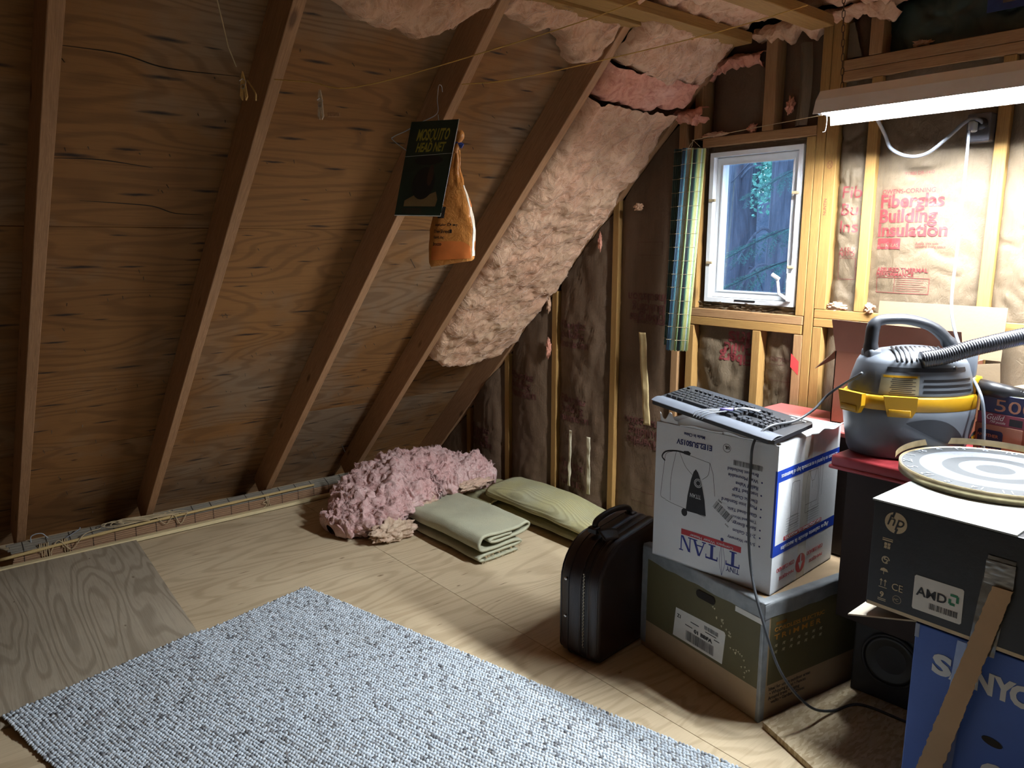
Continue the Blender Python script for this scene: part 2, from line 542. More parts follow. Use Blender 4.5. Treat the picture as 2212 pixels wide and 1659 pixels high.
def batt(y0, y1, low, t1, m, parent, bulge=0.02, amp=0.022, seed=0.0, nu=150, nv=60, side=0.03, name='insulation_batt', fib=0):
    """loose batt between two rafters; low(v) = slope position of its ragged lower edge"""
    def fn(u, v):
        y = y0 + (y1 - y0) * v
        tl = low(v) + 0.025 * fbm((y * 9, seed, 1.0), 3) + 0.012 * noise.noise((y * 40, seed, 4.0))
        t = tl + (t1 - tl) * u
        e = min(1.0, u * (t1 - tl) / 0.07); e = math.sqrt(max(0, 1 - (1 - e) ** 2))
        s = min(1.0, min(v, 1 - v) * (y1 - y0) / 0.05); s = math.sqrt(max(0, 1 - (1 - s) ** 2))
        p = Vector((t * 3.0, y * 3.0, seed))
        h = -0.12 + (0.12 + bulge) * e - side * (1 - s)
        h += (amp * fbm(p * 1.6, 3) + amp * 0.75 * fbm(p * 4.5, 3) + amp * 0.14 * fbm(p * 16, 2)) * (0.3 + 0.7 * e)
        q = S(t, y, h)
        j = fbm(p * 7 + Vector((9, 9, 9)), 2) * 0.01
        return q + SX * j + Vector((0, j * 0.8 * s, 0))
    o = MB().sheet(fn, nu, nv).build(name, m, parent, True, fix=False)
    if fib:
        tag(fibres(fn, fib, (t1 - low(.5)), (y1 - y0), SN, seed).build('loose_fibres', M['fibre'], o, fix=False), kind='stuff')
    return o

def fibres(fn, n, Lu, Lv, nrm, seed, steps=10, step=0.007, r=0.0006, u0=0.02, u1=0.98, v0=0.02, v1=0.98):
    rr = random.Random(seed); b = MB()
    for _ in range(n):
        u, v, a = rr.uniform(u0, u1), rr.uniform(v0, v1), rr.uniform(0, 2 * PI)
        w_ = rr.uniform(-.35, .35); pts = []; st = rr.uniform(.5, 1.2) * step
        for k in range(steps):
            if not (0 <= u <= 1 and 0 <= v <= 1): break
            pts.append(Vector(fn(u, v)) + nrm * (0.0012 + 0.005 * math.sin(PI * k / steps) * rr.random()))
            u += math.cos(a) * st / Lu; v += math.sin(a) * st / Lv; a += w_ + rr.uniform(-.25, .25)
        if len(pts) > 3:
            b.tube(pts, [r * (0.4 + 0.6 * math.sin(PI * (k + .5) / len(pts))) for k in range(len(pts))], 3, False)
    return b

def pl(pts):
    def f(v):
        for (a, x), (b, y) in zip(pts[:-1], pts[1:]):
            if v <= b: return x + (y - x) * (v - a) / (b - a)
        return pts[-1][1]
    return f
batt(1.028, 1.638, pl([(0, 3.05), (.3, 2.985), (.65, 2.95), (.82, 3.0), (1, 3.13)]), 3.62, M['pink_old'], wl, -0.01, 0.02, 1.0, 80, 70, fib=500)
batt(1.678, 2.20, pl([(0, 3.08), (.3, 3.10), (.7, 3.06), (.85, 2.98), (1, 3.02)]), 3.62, M['pink_old'], wl, -0.005, 0.024, 2.0, 80, 70, fib=500)
batt(0.45, 0.988, pl([(0, 3.2), (.75, 3.16), (.9, 3.02), (1, 3.04)]), 3.62, M['pink_old'], wl, -0.03, 0.02, 3.0, 60, 50)
batt(2.238, 2.80, pl([(0, 1.25), (.2, 1.18), (.6, 1.14), (.85, 1.2), (1, 1.36)]), 2.90, M['pink_old'], wl, 0.03, 0.022, 4.0, 240, 80, 0.05, fib=2600)
batt(2.24, 2.78, pl([(0, 2.90), (.5, 2.86), (1, 2.90)]), 3.06, M['pink_mid'], wl, 0.04, 0.02, 5.0, 60, 70, 0.04)
batt(2.238, 2.80, pl([(0, 3.06), (.3, 3.02), (.7, 3.0), (1, 2.98)]), 3.62, M['pink_old'], wl, 0.05, 0.024, 6.0, 80, 70, 0.05, fib=600)

def ring(mb, x0, x1, z0, z1, w, y0, y1):
    mb.box(x0, x0 + w, y0, y1, z0, z1); mb.box(x1 - w, x1, y0, y1, z0, z1)
    mb.box(x0 + w, x1 - w, y0, y1, z0, z0 + w); mb.box(x0 + w, x1 - w, y0, y1, z1 - w, z1)
    return mb

# gable wall -------------------------------------------------------------
wb = structure('wall_back')
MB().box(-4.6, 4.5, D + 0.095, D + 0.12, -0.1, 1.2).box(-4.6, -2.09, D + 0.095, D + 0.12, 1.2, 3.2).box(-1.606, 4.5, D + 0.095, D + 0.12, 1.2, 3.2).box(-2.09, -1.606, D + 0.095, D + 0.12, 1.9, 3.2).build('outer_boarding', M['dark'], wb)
def stud(x0, z0, z1, m='stud', d=0.089, y=D, w=0.038):
    return lumber('stud', (x0 + w / 2, y + d / 2, z0), (x0 + w / 2, y + d / 2, z1), w, d, (0, 1, 0), M[m], wb)
for x0, z1 in [(-3.810, 0.47), (-3.429, 0.86), (-3.025, 1.24), (-2.595, 1.70)]:
    stud(x0, 0.038, z1)
stud(-2.214, 0.038, 2.30, 'stud2'); stud(-2.131, 0.038, 1.133); stud(-2.13, 1.21, 1.896, 'stud', w=0.042); stud(-2.135, 1.936, 2.32, 'stud2')
stud(-1.794, 0.038, 1.134); stud(-1.606, 0.038, 1.134, 'stud2'); s_tr = stud(-1.606, 1.21, 1.896, 'stud', w=0.037)
stud(-1.567, 0.038, 2.32, 'stud', w=0.037); s_j3 = stud(-1.528, 1.242, 2.32, 'stud', w=0.046); stud(-1.527, 0.038, 1.172, 'stud')
stud(-1.371, 1.242, 2.076); stud(-0.956, 1.242, 2.076); stud(-0.55, 1.242, 2.076); stud(-0.14, 1.242, 2.076); stud(0.27, 0.038, 2.4)
stud(-1.371, 0.038, 1.172); stud(-0.956, 0.038, 1.172); stud(-0.55, 0.038, 1.172); stud(-0.14, 0.038, 1.172)
stud(-1.804, 1.936, 2.32, 'stud2', w=0.05); stud(-1.391, 2.152, 2.32, 'stud2', w=0.046); stud(-0.75, 2.152, 2.32, 'stud2')
for x0 in (0.68, 1.09, 1.5, 1.9): stud(x0, 0.038, 2.4)
H = lambda n, x0, x1, z0, z1, m, y=D, d=0.089: lumber(n, (x0, y + d / 2, (z0 + z1) / 2), (x1, y + d / 2, (z0 + z1) / 2), d, z1 - z0, (0, 0, 1), M[m], wb)
H('bottom_plate', -4.2, 2.2, 0.0, 0.037, 'stud2')
H('header_board', -2.088, -1.568, 1.898, 1.935, 'stud2')
H('sill_board', -2.128, -1.572, 1.1735, 1.209, 'stud2'); H('sill_board', -2.132, -1.574, 1.136, 1.1725, 'stud')
H('sill_board', -1.526, 0.26, 1.207, 1.2415, 'stud'); H('sill_board', -1.526, 0.26, 1.1735, 1.206, 'stud')
H('header_board', -1.481, 0.26, 2.113, 2.150, 'stud2'); H('header_board', -1.481, 0.26, 2.077, 2.112, 'stud2')
MB().sheet(lambda u, v: (-1.6105 + 0.035 * u, D - 0.0006, 1.057 - 0.03 * u - 0.055 * v), 1, 1).build('red_mark', M['red_paint'], wb)
# lumber stamp on the jack stud
T = frame((-1.505, D - 0.0008, 1.785), (1, 0, 0), (0, 0, 1))
mb = MB(T); mb.tube([(0.0105 * math.cos(a), 0.0135 * math.sin(a), 0) for a in [2 * PI * i / 24 for i in range(24)]], 0.0006, 4, closed=True)
for sx in (-1, 1):
    mb.tube(spline([(sx * 0.007, 0.008, 0), (sx * 0.002, 0, 0), (sx * 0.007, -0.008, 0)], 5), 0.0006, 4)
mb.build('grade_stamp', M['red_ink'], wb)
text('NUNTIN', frame((-1.507, D - 0.0008, 1.60), (0, 0, 1), (-1, 0, 0)), 0.016, M['red_ink'], wb, fit=0.06)

BAYS = {}
def bay(key, x0, x1, z0, z1, m, rec=0.025, bulge=0.03, amp=0.006, seed=0.0, slope=False, nu=26, nv=None):
    xc, hw = (x0 + x1) / 2, (x1 - x0) / 2
    def ys(x, z):
        q = abs((x - xc) / hw); q = min(q, 1.0)
        y = D + rec - bulge * (1 - q ** 3)
        y += amp * fbm((x * 6, z * 3.5, seed), 4) * (1 - q ** 6)
        wv = Vector((x * 9 + z * 6, z * 7 - x * 4, seed + 9)); wv += Vector((fbm(wv * .7, 2), fbm(wv * .7 + Vector((4, 4, 4)), 2), 0)) * 0.8
        y += amp * 1.1 * (1 - abs(noise.noise(wv)) * 2) ** 3 * 0.5 + amp * .5 * (1 - abs(noise.noise(wv * 2.3)) * 2) ** 3 * 0.5
        return y
    BAYS[key] = ys
    nv = nv or max(20, int((z1 - z0) / 0.02))
    def fn(u, v):
        x = x0 + (x1 - x0) * u
        zt = min(z1, x + 4.25 - 0.01) if slope else z1
        z = z0 + (max(zt, z0 + 0.02) - z0) * v
        return (x, ys(x, z), z)
    return MB().sheet(fn, nu, nv).build('insulation_batt', m, wb, True, fix=False)
K, KD = M['kraft'], M['kraft_dark']
b0 = bay('b0', -4.18, -3.812, 0.037, 0.45, KD, slope=True, seed=1)
b1 = bay('b1', -3.771, -3.430, 0.037, 0.82, KD, slope=True, seed=2, bulge=0.05, amp=0.012)
b2 = bay('b2', -3.390, -3.026, 0.037, 1.22, KD, slope=True, seed=3, bulge=0.045, amp=0.01)
b3 = bay('b3', -2.986, -2.596, 0.037, 1.64, KD, slope=True, seed=4, bulge=0.035, amp=0.014)
b4 = bay('b4', -2.556, -2.215, 0.037, 2.03, KD, slope=True, seed=5, bulge=0.02, amp=0.006)
b5 = bay('b5', -2.092, -1.795, 0.037, 1.135, K, seed=6, bulge=0.02, rec=0.04, amp=0.016)
b6 = bay('b6', -1.755, -1.607, 0.037, 1.135, K, seed=7, bulge=0.02, rec=0.045, amp=0.016)
b7 = bay('b7', -1.482, -1.372, 1.243, 2.076, K, seed=8, bulge=0.03, rec=0.035, amp=0.016, nu=30, nv=110)
b8 = bay('b8', -1.332, -0.957, 1.243, 2.076, K, seed=9, bulge=0.02, rec=0.022, amp=0.0065, nu=60, nv=110)
b9 = bay('b9', -0.917, -0.551, 1.243, 2.076, K, seed=10, bulge=0.025, rec=0.02, amp=0.009, nu=50, nv=100)
bay('b10', -0.511, -0.141, 1.243, 2.076, K, seed=11); bay('b11', -0.101, 0.269, 0.04, 2.076, K, seed=12)
bay('b12', -1.488, -1.372, 0.037, 1.172, K, seed=13, rec=0.04); bay('b13', -1.332, -0.957, 0.037, 1.172, K, seed=14); bay('b14', -0.917, -0.551, 0.037, 1.172, K, seed=15); bay('b15', -0.511, -0.141, 0.037, 1.172, K, seed=16)
bay('b16', -2.08, -1.806, 1.937, 2.32, KD, seed=17, rec=0.06); bay('b17', -1.752, -1.568, 1.937, 2.32, KD, seed=18, rec=0.06)
bay('b18', -1.480, -1.392, 2.152, 2.33, KD, seed=19, rec=0.06); TEAL = plain('dark_green_foil', (0.030, 0.050, 0.042), 0.4, 0.4, 6, bump=0.3, bscale=14)
bay('b19', -1.343, -0.752, 2.152, 2.33, TEAL, seed=20, rec=0.05, amp=0.02, nu=60, nv=30); bay('b20', -0.71, 0.26, 2.152, 2.33, TEAL, seed=21, rec=0.05)
MB().sheet(lambda u, v: (-1.665 + 0.05 * u + 0.01 * math.sin(v * 3), D + 0.01 - 0.018 * math.sin(PI * u), 1.94 + 0.30 * v), 8, 20).build('kraft_fold', M['kraft'], wb, True, fix=False)
MB().sheet(lambda u, v: (-1.475 + 0.06 * u * (1 - v * .6) , D + 0.012 - 0.012 * u, 2.155 + 0.12 * v), 8, 10).build('kraft_fold', M['kraft'], wb, True, fix=False)
BLUE = plain('blue_print', (0.018, 0.035, 0.11), 0.5, 0.3)
MB().box(-1.02, -0.80, D + 0.002, D + 0.006, 2.215, 2.325).build('blue_panel', BLUE, wb)
ring(MB(), -0.975, -0.935, 2.235, 2.285, 0.006, D - 0.001, D + 0.0015).build('pale_square', M['kraft'], wb)
for i, x0 in enumerate((0.31, 0.72, 1.13, 1.54)): bay('c%d' % i, x0, x0 + 0.36, 0.04, 2.35, K, seed=30 + i)

def onbay(key):
    ys = BAYS[key]
    def f(v):
        v.co.y = ys(v.co.x, v.co.z) - 0.0016
    return f
def wtext(s, key, x, z, width, part, ink='red_ink', flip=False, height=None, bold=0.0, align='LEFT'):
    fr = frame((x, D, z), (-1, 0, 0), (0, 0, -1)) if flip else frame((x, D, z), (1, 0, 0), (0, 0, 1))
    text(s, fr, 0.04, M[ink], part, align, bold=bold, extrude=0.0, conform=onbay(key), fit=width, fith=height, name='printed_text')
def wrect(key, x0, x1, z0, z1, part, ink='red_ink', lw=None):
    """solid patch, or outline of width lw"""
    ys = BAYS[key]; mb = MB()
    def patch(a, b, c, d):
        nu = max(1, int((b - a) / 0.01)); nv = max(1, int((d - c) / 0.01))
        mb.sheet(lambda u, v: (a + (b - a) * u, ys(a + (b - a) * u, c + (d - c) * v) - 0.0012, c + (d - c) * v), nu, nv)
    if lw is None: patch(x0, x1, z0, z1)
    else:
        patch(x0, x1, z0, z0 + lw); patch(x0, x1, z1 - lw, z1); patch(x0, x0 + lw, z0, z1); patch(x1 - lw, x1, z0, z1)
    mb.build('printed_panel', M[ink], part, fix=False)
M['kraft_ink'] = plain('kraft_knockout', (0.135, 0.099, 0.061), 0.6)
wtext('OWENS-CORNING', 'b8', -1.305, 1.668, 0.185, b8, bold=0.01)
wtext('Fiberglas', 'b8', -1.308, 1.621, 0.220, b8, bold=0.03)
wtext('Building', 'b8', -1.309, 1.569, 0.203, b8, bold=0.03)
wtext('Insulation', 'b8', -1.310, 1.520, 0.240, b8, bold=0.03)
wrect('b8', -1.309, -1.222, 1.474, 1.512, b8)
wtext('FIBERGLAS', 'b8', -1.306, 1.482, 0.078, b8, 'kraft_ink')
wtext('Apply this side', 'b8', -1.170, 1.490, 0.075, b8); wtext('toward living space', 'b8', -1.170, 1.479, 0.100, b8)
wtext('ASSURED THERMAL', 'b8', -1.302, 1.394, 0.182, b8, bold=0.02); wtext('PERFORMANCE', 'b8', -1.302, 1.378, 0.135, b8, bold=0.02)
wrect('b8', -1.300, -1.113, 1.318, 1.374, b8, lw=0.0018); wrect('b8', -1.232, -1.2305, 1.318, 1.374, b8)
for i in range(6): wrect('b8', -1.224, -1.122 - 0.01 * (i % 3), 1.365 - i * 0.0075, 1.3662 - i * 0.0075, b8)
wtext('91880 DR-14-0', 'b8', -1.228, 1.729, 0.098, b8)
wtext('ASSU', 'b7', -1.447, 1.462, 0.055, b7); wtext('PERFO', 'b7', -1.449, 1.446, 0.06, b7)
wrect('b7', -1.45, -1.385, 1.36, 1.44, b7, lw=0.0015)
wtext('Fib\nBui\nIns', 'b7', -1.450, 1.66, 0.072, b7)
for (z, k) in ((1.257, 0), (0.646, 0)):
    wtext('Insulation', 'b4', -2.262, z, 0.232, b4, 'red_ink_dark', True, bold=0.03); wtext('Building', 'b4', -2.268, z - 0.05, 0.198, b4, 'red_ink_dark', True, bold=0.03)
    wtext('Fiberglas', 'b4', -2.266, z - 0.098, 0.212, b4, 'red_ink_dark', True, bold=0.03); wtext('OWENS-CORNING', 'b4', -2.262, z - 0.128, 0.18, b4, 'red_ink_dark', True)
for z in (1.437, 0.22): wrect('b4', -2.44, -2.29, z, z + 0.062, b4, 'red_ink_dark', 0.0018)
for z in (1.0, 0.60, 0.24):
    wtext('Fiberglas', 'b3', -2.955, z + 0.05, 0.20, b3, 'red_ink_dark', bold=0.03); wtext('Building', 'b3', -2.955, z, 0.185, b3, 'red_ink_dark', bold=0.03); wtext('Insulation', 'b3', -2.955, z - 0.05, 0.215, b3, 'red_ink_dark', bold=0.03)
wtext('Fiberglas', 'b2', -3.37, 0.725, 0.215, b2, 'red_ink_dark', bold=0.03); wtext('Building', 'b2', -3.37, 0.675, 0.195, b2, 'red_ink_dark', bold=0.03); wtext('Insulation', 'b2', -3.37, 0.625, 0.235, b2, 'red_ink_dark', bold=0.03)
wtext('Fiberglas', 'b1', -3.755, 0.345, 0.205, b1, 'red_ink_dark', bold=0.03); wtext('Building', 'b1', -3.755, 0.30, 0.19, b1, 'red_ink_dark', bold=0.03); wtext('Insulation', 'b1', -3.755, 0.255, 0.225, b1, 'red_ink_dark', bold=0.03)
wtext('Ins', 'b5', -1.825, 1.118, 0.10, b5, flip=True, bold=0.03); wtext('Build', 'b5', -1.81, 1.068, 0.135, b5, flip=True, bold=0.03); wtext('Fiberg', 'b5', -1.81, 1.02, 0.155, b5, flip=True, bold=0.03)
wrect('b6', -1.735, -1.625, 0.93, 1.0, b6, 'red_ink_dark', 0.0015); wtext('ASSURED', 'b6', -1.63, 1.03, 0.1, b6, 'red_ink_dark', True)

# loose tufts along the wall
def tuft(c, r, m, parent, seed, sc=(1, 1, 1), name='insulation_tuft', sub=4, amp=0.45):
    b = bmesh.new(); bmesh.ops.create_icosphere(b, subdivisions=sub, radius=1.0)
    for v in b.verts:
        n = v.co.normalized()
        k = 1 + amp * fbm(n * 2.2 + Vector((seed, 0, 0)), 4, 2.2, 0.6)
        v.co = Vector((c[0] + n.x * r * k * sc[0], c[1] + n.y * r * k * sc[1], c[2] + n.z * r * k * sc[2]))
    return MB().bm(b).build(name, m, parent, True, fix=False)
for i, (x, y, z, r, sc) in enumerate([(-1.69, D + .01, 2.02, 0.024, (.6, .6, 1.1)), (-1.22, D + .02, 2.165, 0.014, (2, .8, .6)), (-2.03, D + .01, 1.945, .02, (2.6, .8, .6)), (-1.86, D + .02, 1.955, .016, (1, .8, 1)), (-1.44, D + .01, 1.255, 0.022, (1.5, .6, .7)), (-1.31, D + 0.0, 1.258, 0.016, (.9, .6, 1.2)),
        (-3.03, D - .02, 0.93, 0.02, (.5, .6, 2.4)), (-3.04, D - .01, 1.17, 0.018, (.5, .6, 2.2)), (-2.42, D - .02, 1.66, 0.018, (1.2, .5, .8)), (-2.66, D - .02, 1.5, 0.015, (.6, .5, 2.4)), (-2.70, D - .03, 0.10, 0.014, (1.4, .6, .5))]):
    tuft((x, y, z), r, M['pink_mid'] if i % 3 == 0 else M['pink_old'], wb, i * 3.7, sc, amp=0.7)

def fringe(x0, x1, z1, depth, y, m, seed, n=90):
    def f(u, v):
        x = x0 + (x1 - x0) * u
        dl = depth * (0.35 + 0.9 * abs(fbm((x * 7, seed, 0), 3)) + 0.25 * abs(noise.noise((x * 30, seed, 3))))
        a = v * PI * 1.15
        p = Vector((x, y - 0.05 * math.sin(a) - 0.01, z1 - dl * (1 - math.cos(a)) / 2))
        q = Vector((x * 20, v * 3, seed))
        return p + Vector((fbm(q, 3), fbm(q + Vector((5, 0, 0)), 3), fbm(q + Vector((0, 5, 0)), 3))) * 0.014
    MB().sheet(f, n, 26).build('insulation_fringe', m, wb, True, fix=False)
fringe(-2.10, -1.82, 2.25, 0.10, D + .05, M['pink_mid'], 1.0); fringe(-1.85, -1.58, 2.33, 0.10, D + .03, M['pink_old'], 2.0); fringe(-1.55, -1.30, 2.335, 0.09, D + .02, M['pink_old'], 3.0); fringe(-1.40, -0.85, 2.345, 0.07, D + .0, M['pink_old'], 4.0, 140); fringe(-0.95, -0.3, 2.34, 0.10, D + .0, M['pink_mid'], 5.0, 140)
fringe(-2.20, -2.06, 2.06, 0.12, D + .0, M['pink_mid'], 6.0, 50)

# ceiling ----------------------------------------------------------------
ce = structure('ceiling')
def cfn(u, v):
    x, y = -2.12 + 2.3 * u, 0.8 + 2.02 * v
    p = Vector((x * 3, y * 3, 0))
    return (x + 0.02 * fbm(p * 4, 2), y, 2.345 + 0.045 * fbm(p * 1.3, 3) + 0.03 * fbm(p * 4, 3) + 0.012 * fbm(p * 12, 2))
MB().sheet(cfn, 150, 130).build('insulation_batt', M['pink_old'], ce, True, fix=False)
MB().sheet(lambda u, v: (-2.2 + 4.4 * u, -3.2 + 6.1 * v, 2.47 + 0.03 * fbm((u * 12, v * 14, 0), 3)), 60, 70).build('insulation_layer', M['pink_old'], ce, True, fix=False)
MB().box(-2.3, 2.3, -3.3, 3.0, 2.56, 2.6).build('roof_deck', M['dark'], ce)
bmn = lambda x0, x1, z0, z1, y1, m='stud': lumber('ceiling_beam', ((x0 + x1) / 2, -3.1, (z0 + z1) / 2), ((x0 + x1) / 2, y1, (z0 + z1) / 2), x1 - x0, z1 - z0, (0, 0, 1), M[m], ce)
bmn(-2.028, -1.945, 2.262, 2.300, 2.79); bmn(-1.938, -1.850, 2.272, 2.312, 2.80); bmn(-1.60, -1.512, 2.270, 2.308, 2.80)
bmn(-0.9, -0.81, 2.27, 2.308, 2.8); bmn(0.0, 0.09, 2.27, 2.308, 2.8); bmn(0.9, 0.99, 2.27, 2.308, 2.8); bmn(1.92, 2.01, 2.262, 2.3, 2.8)
for y in (2.345, 1.68, 1.03, 0.43, -0.18, -0.8, -1.4, -2.0, -2.6):
    lumber('collar_tie', (-2.2, y, 2.345 + 0.045), (2.2, y, 2.345 + 0.045), 0.038, 0.089, (0, 0, 1), M['stud2'], ce)

# the rest of the attic, behind and beside the camera ----------------------
wr = structure('wall_right')
TR = Matrix(((-SX.x, 0, -SN.x, 4.25), (0, -1, 0, 0), (SX.z, 0, SN.z, 0), (0, 0, 0, 1)))
for k in range(3):
    link('plywood_sheet', MB().box(-0.35, 3.7, -0.98, 0.98, -0.014, 0).mesh('plywood_sheet', M['sheathing']), wr, TR @ Matrix.Translation((0, 2.2 - k * 1.97, -0.14)))
for y in RAF:
    a, b = S(0.02, y + 0.019, -0.07), S(3.62, y + 0.019, -0.07)
    lumber('rafter', (-a.x, a.y, a.z), (-b.x, b.y, b.z), 0.038, 0.14, (-SN.x, 0, SN.z), M['rafter'], wr)
wf = structure('wall_front')
MB().box(-4.6, 4.6, -3.25, -3.15, -0.1, 3.0).build('boarding', M['kraft_dark'], wf)
# ------------------------------------------------------------------ windows
def glass_mat():
    t = NT('window_glass')
    tr = t.n('BsdfTransparent'); gl = t.n('BsdfGlossy'); mx = t.n('MixShader')
    tr.inputs[0].default_value = (0.93, 0.96, 1.0, 1)
    gl.inputs['Roughness'].default_value = 0.02
    mx.inputs[0].default_value = 0.07
    t.l(tr.outputs[0], mx.inputs[1]); t.l(gl.outputs[0], mx.inputs[2])
    t.l(mx.outputs[0], t.t.nodes['Material Output'].inputs['Surface'])
    return t.mat
M['glass'] = glass_mat()
w1 = structure('window_1')
ring(MB(), -2.055, -1.625, 1.241, 1.873, 0.019, 2.846, 2.935).build('outer_frame', M['white'], w1)
sash = ring(MB(), -2.034, -1.646, 1.262, 1.852, 0.026, 2.872, 2.918).build('sash', M['white'], w1)
ring(MB(), -2.009, -1.671, 1.287, 1.827, 0.006, 2.868, 2.874).build('glazing_bead', M['white'], sash)
MB().box(-2.01, -1.67, 2.893, 2.897, 1.286, 1.828).build('pane', M['glass'], w1)
for x0, x1, z in ((-2.05, -2.018, 1.675), (-2.05, -2.018, 1.41), (-1.66, -1.632, 1.69), (-1.66, -1.632, 1.40)):
    MB().rbox(x0, x1, 2.838, 2.848, z - 0.006, z + 0.006, 0.002, 1).build('screen_clip', M['twine'], w1)
MB().box(-1.90, -1.80, 2.8445, 2.8465, 1.249, 1.256).build('slot', M['black'], w1)
cr = MB().rbox(-1.652, -1.634, 2.826, 2.846, 1.262, 1.375, 0.005, 2).build('crank_housing', M['enamel'], w1)
MB().tube([(-1.648, 2.828, 1.275), (-1.672, 2.812, 1.295), (-1.678, 2.806, 1.35)], [0.007, 0.006, 0.0055], 8).tube([(-1.671, 2.806, 1.352), (-1.70, 2.80, 1.371)], 0.008, 8).build('crank_handle', M['enamel'], cr)
# crumpled paper stuffed round the frame
def crumple(x0, x1, z0, z1, y, amp, m, seed):
    MB().sheet(lambda u, v: (x0 + (x1 - x0) * u, y - amp * abs(fbm((u * 9, v * 3, seed), 3)), z0 + (z1 - z0) * v + 0.004 * noise.noise((u * 20, v * 4, seed))), 40, 8).build('paper_stuffing', m, w1, True, fix=False)
crumple(-2.09, -1.607, 1.209, 1.245, 2.862, 0.03, M['kraft'], 1); crumple(-2.09, -1.607, 1.868, 1.899, 2.87, 0.02, M['kraft_dark'], 2)
crumple(-2.09, -2.05, 1.2, 1.9, 2.87, 0.02, M['kraft_dark'], 3); crumple(-1.63, -1.604, 1.2, 1.9, 2.87, 0.01, M['kraft_dark'], 4)

# ------------------------------------------------------------------ outside: wooded slope
def bark_mat():
    t = NT('bark'); v = t.coords((14, 14, 1.6))
    n1 = t.noise(v, 1.0, 5, 0.7, 0.6)
    t.bump(n1, 0.8, 0.03)
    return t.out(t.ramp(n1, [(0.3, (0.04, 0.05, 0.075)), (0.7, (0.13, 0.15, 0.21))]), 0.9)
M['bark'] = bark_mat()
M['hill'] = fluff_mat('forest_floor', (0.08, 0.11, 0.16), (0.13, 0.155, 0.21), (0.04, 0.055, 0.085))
M['needle'] = plain('fir_needles', (0.10, 0.25, 0.24), 0.6, 0.5, 14)
M['leaf'] = plain('far_leaves', (0.16, 0.42, 0.34), 0.6, 0.4, 6)
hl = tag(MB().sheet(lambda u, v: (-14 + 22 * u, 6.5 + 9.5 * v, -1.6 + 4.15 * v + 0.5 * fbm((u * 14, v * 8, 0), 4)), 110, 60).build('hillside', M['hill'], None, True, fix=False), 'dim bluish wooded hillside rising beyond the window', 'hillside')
def tree(x, y, r, top, label):
    t = thing('tree', label, 'tree', (x, y, -1.5), 'tree trunks outside the window')
    pts = [(x + 0.05 * noise.noise((k, x, 0)), y, -1.5 + (top + 1.5) * k / 14) for k in range(15)]
    MB().tube(pts, [r * (1.15 - 0.35 * k / 14) for k in range(15)], 14).build('trunk', M['bark'], t, True)
    rr = random.Random(int(x * 100))
    for k in range(16):
        z = rr.uniform(0.3, top - 0.5); a = rr.uniform(0, 2 * PI); L = rr.uniform(0.5, 1.6)
        MB().tube(spline([(x, y, z), (x + math.cos(a) * L * .5, y + math.sin(a) * L * .5, z + rr.uniform(-.1, .25)), (x + math.cos(a) * L, y + math.sin(a) * L, z + rr.uniform(-.5, .1))], 5), [0.018 * (1 - i / 13) + 0.003 for i in range(11)], 5).build('branch', M['bark'], t)
    return t
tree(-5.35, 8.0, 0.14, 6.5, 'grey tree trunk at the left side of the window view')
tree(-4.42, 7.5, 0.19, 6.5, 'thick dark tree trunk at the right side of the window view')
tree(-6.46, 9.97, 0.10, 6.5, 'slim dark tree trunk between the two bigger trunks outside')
def leaf_cluster(mb, c, spread, n, size, rr):
    for _ in range(n):
        p = Vector(c) + Vector((rr.gauss(0, spread[0]), rr.gauss(0, spread[1]), rr.gauss(0, spread[2])))
        a = Vector((rr.uniform(-1, 1), rr.uniform(-1, 1), rr.uniform(-1, 1))).normalized() * size
        b = a.orthogonal().normalized() * size * 0.55
        mb.add([p - a, p + b, p + a, p - b], [(0, 1, 2, 3)])
rr = random.Random(5)
for k, (c, sp, lab) in enumerate([((-6.9, 10.6, 2.75), (0.5, 0.4, 0.22), 'bright teal leaves of the far tree at the top left of the window'), ((-5.75, 10.2, 2.7), (0.4, 0.4, 0.25), 'bright teal leaves of the far tree at the top middle of the window'), ((-5.4, 9.6, 2.2), (0.45, 0.4, 0.15), 'dim green leafy undergrowth behind the thick dark trunk'), ((-7.6, 11.6, 2.75), (0.7, 0.3, 0.3), 'pale teal canopy glimpsed farthest away at the top of the window')]):
    mb = MB(); leaf_cluster(mb, c, sp, 1500, 0.04, rr)
    t = thing('leafy_tree', lab, 'tree', (c[0], c[1], 0))
    tag(mb.build('foliage', M['leaf'], t), kind='stuff')
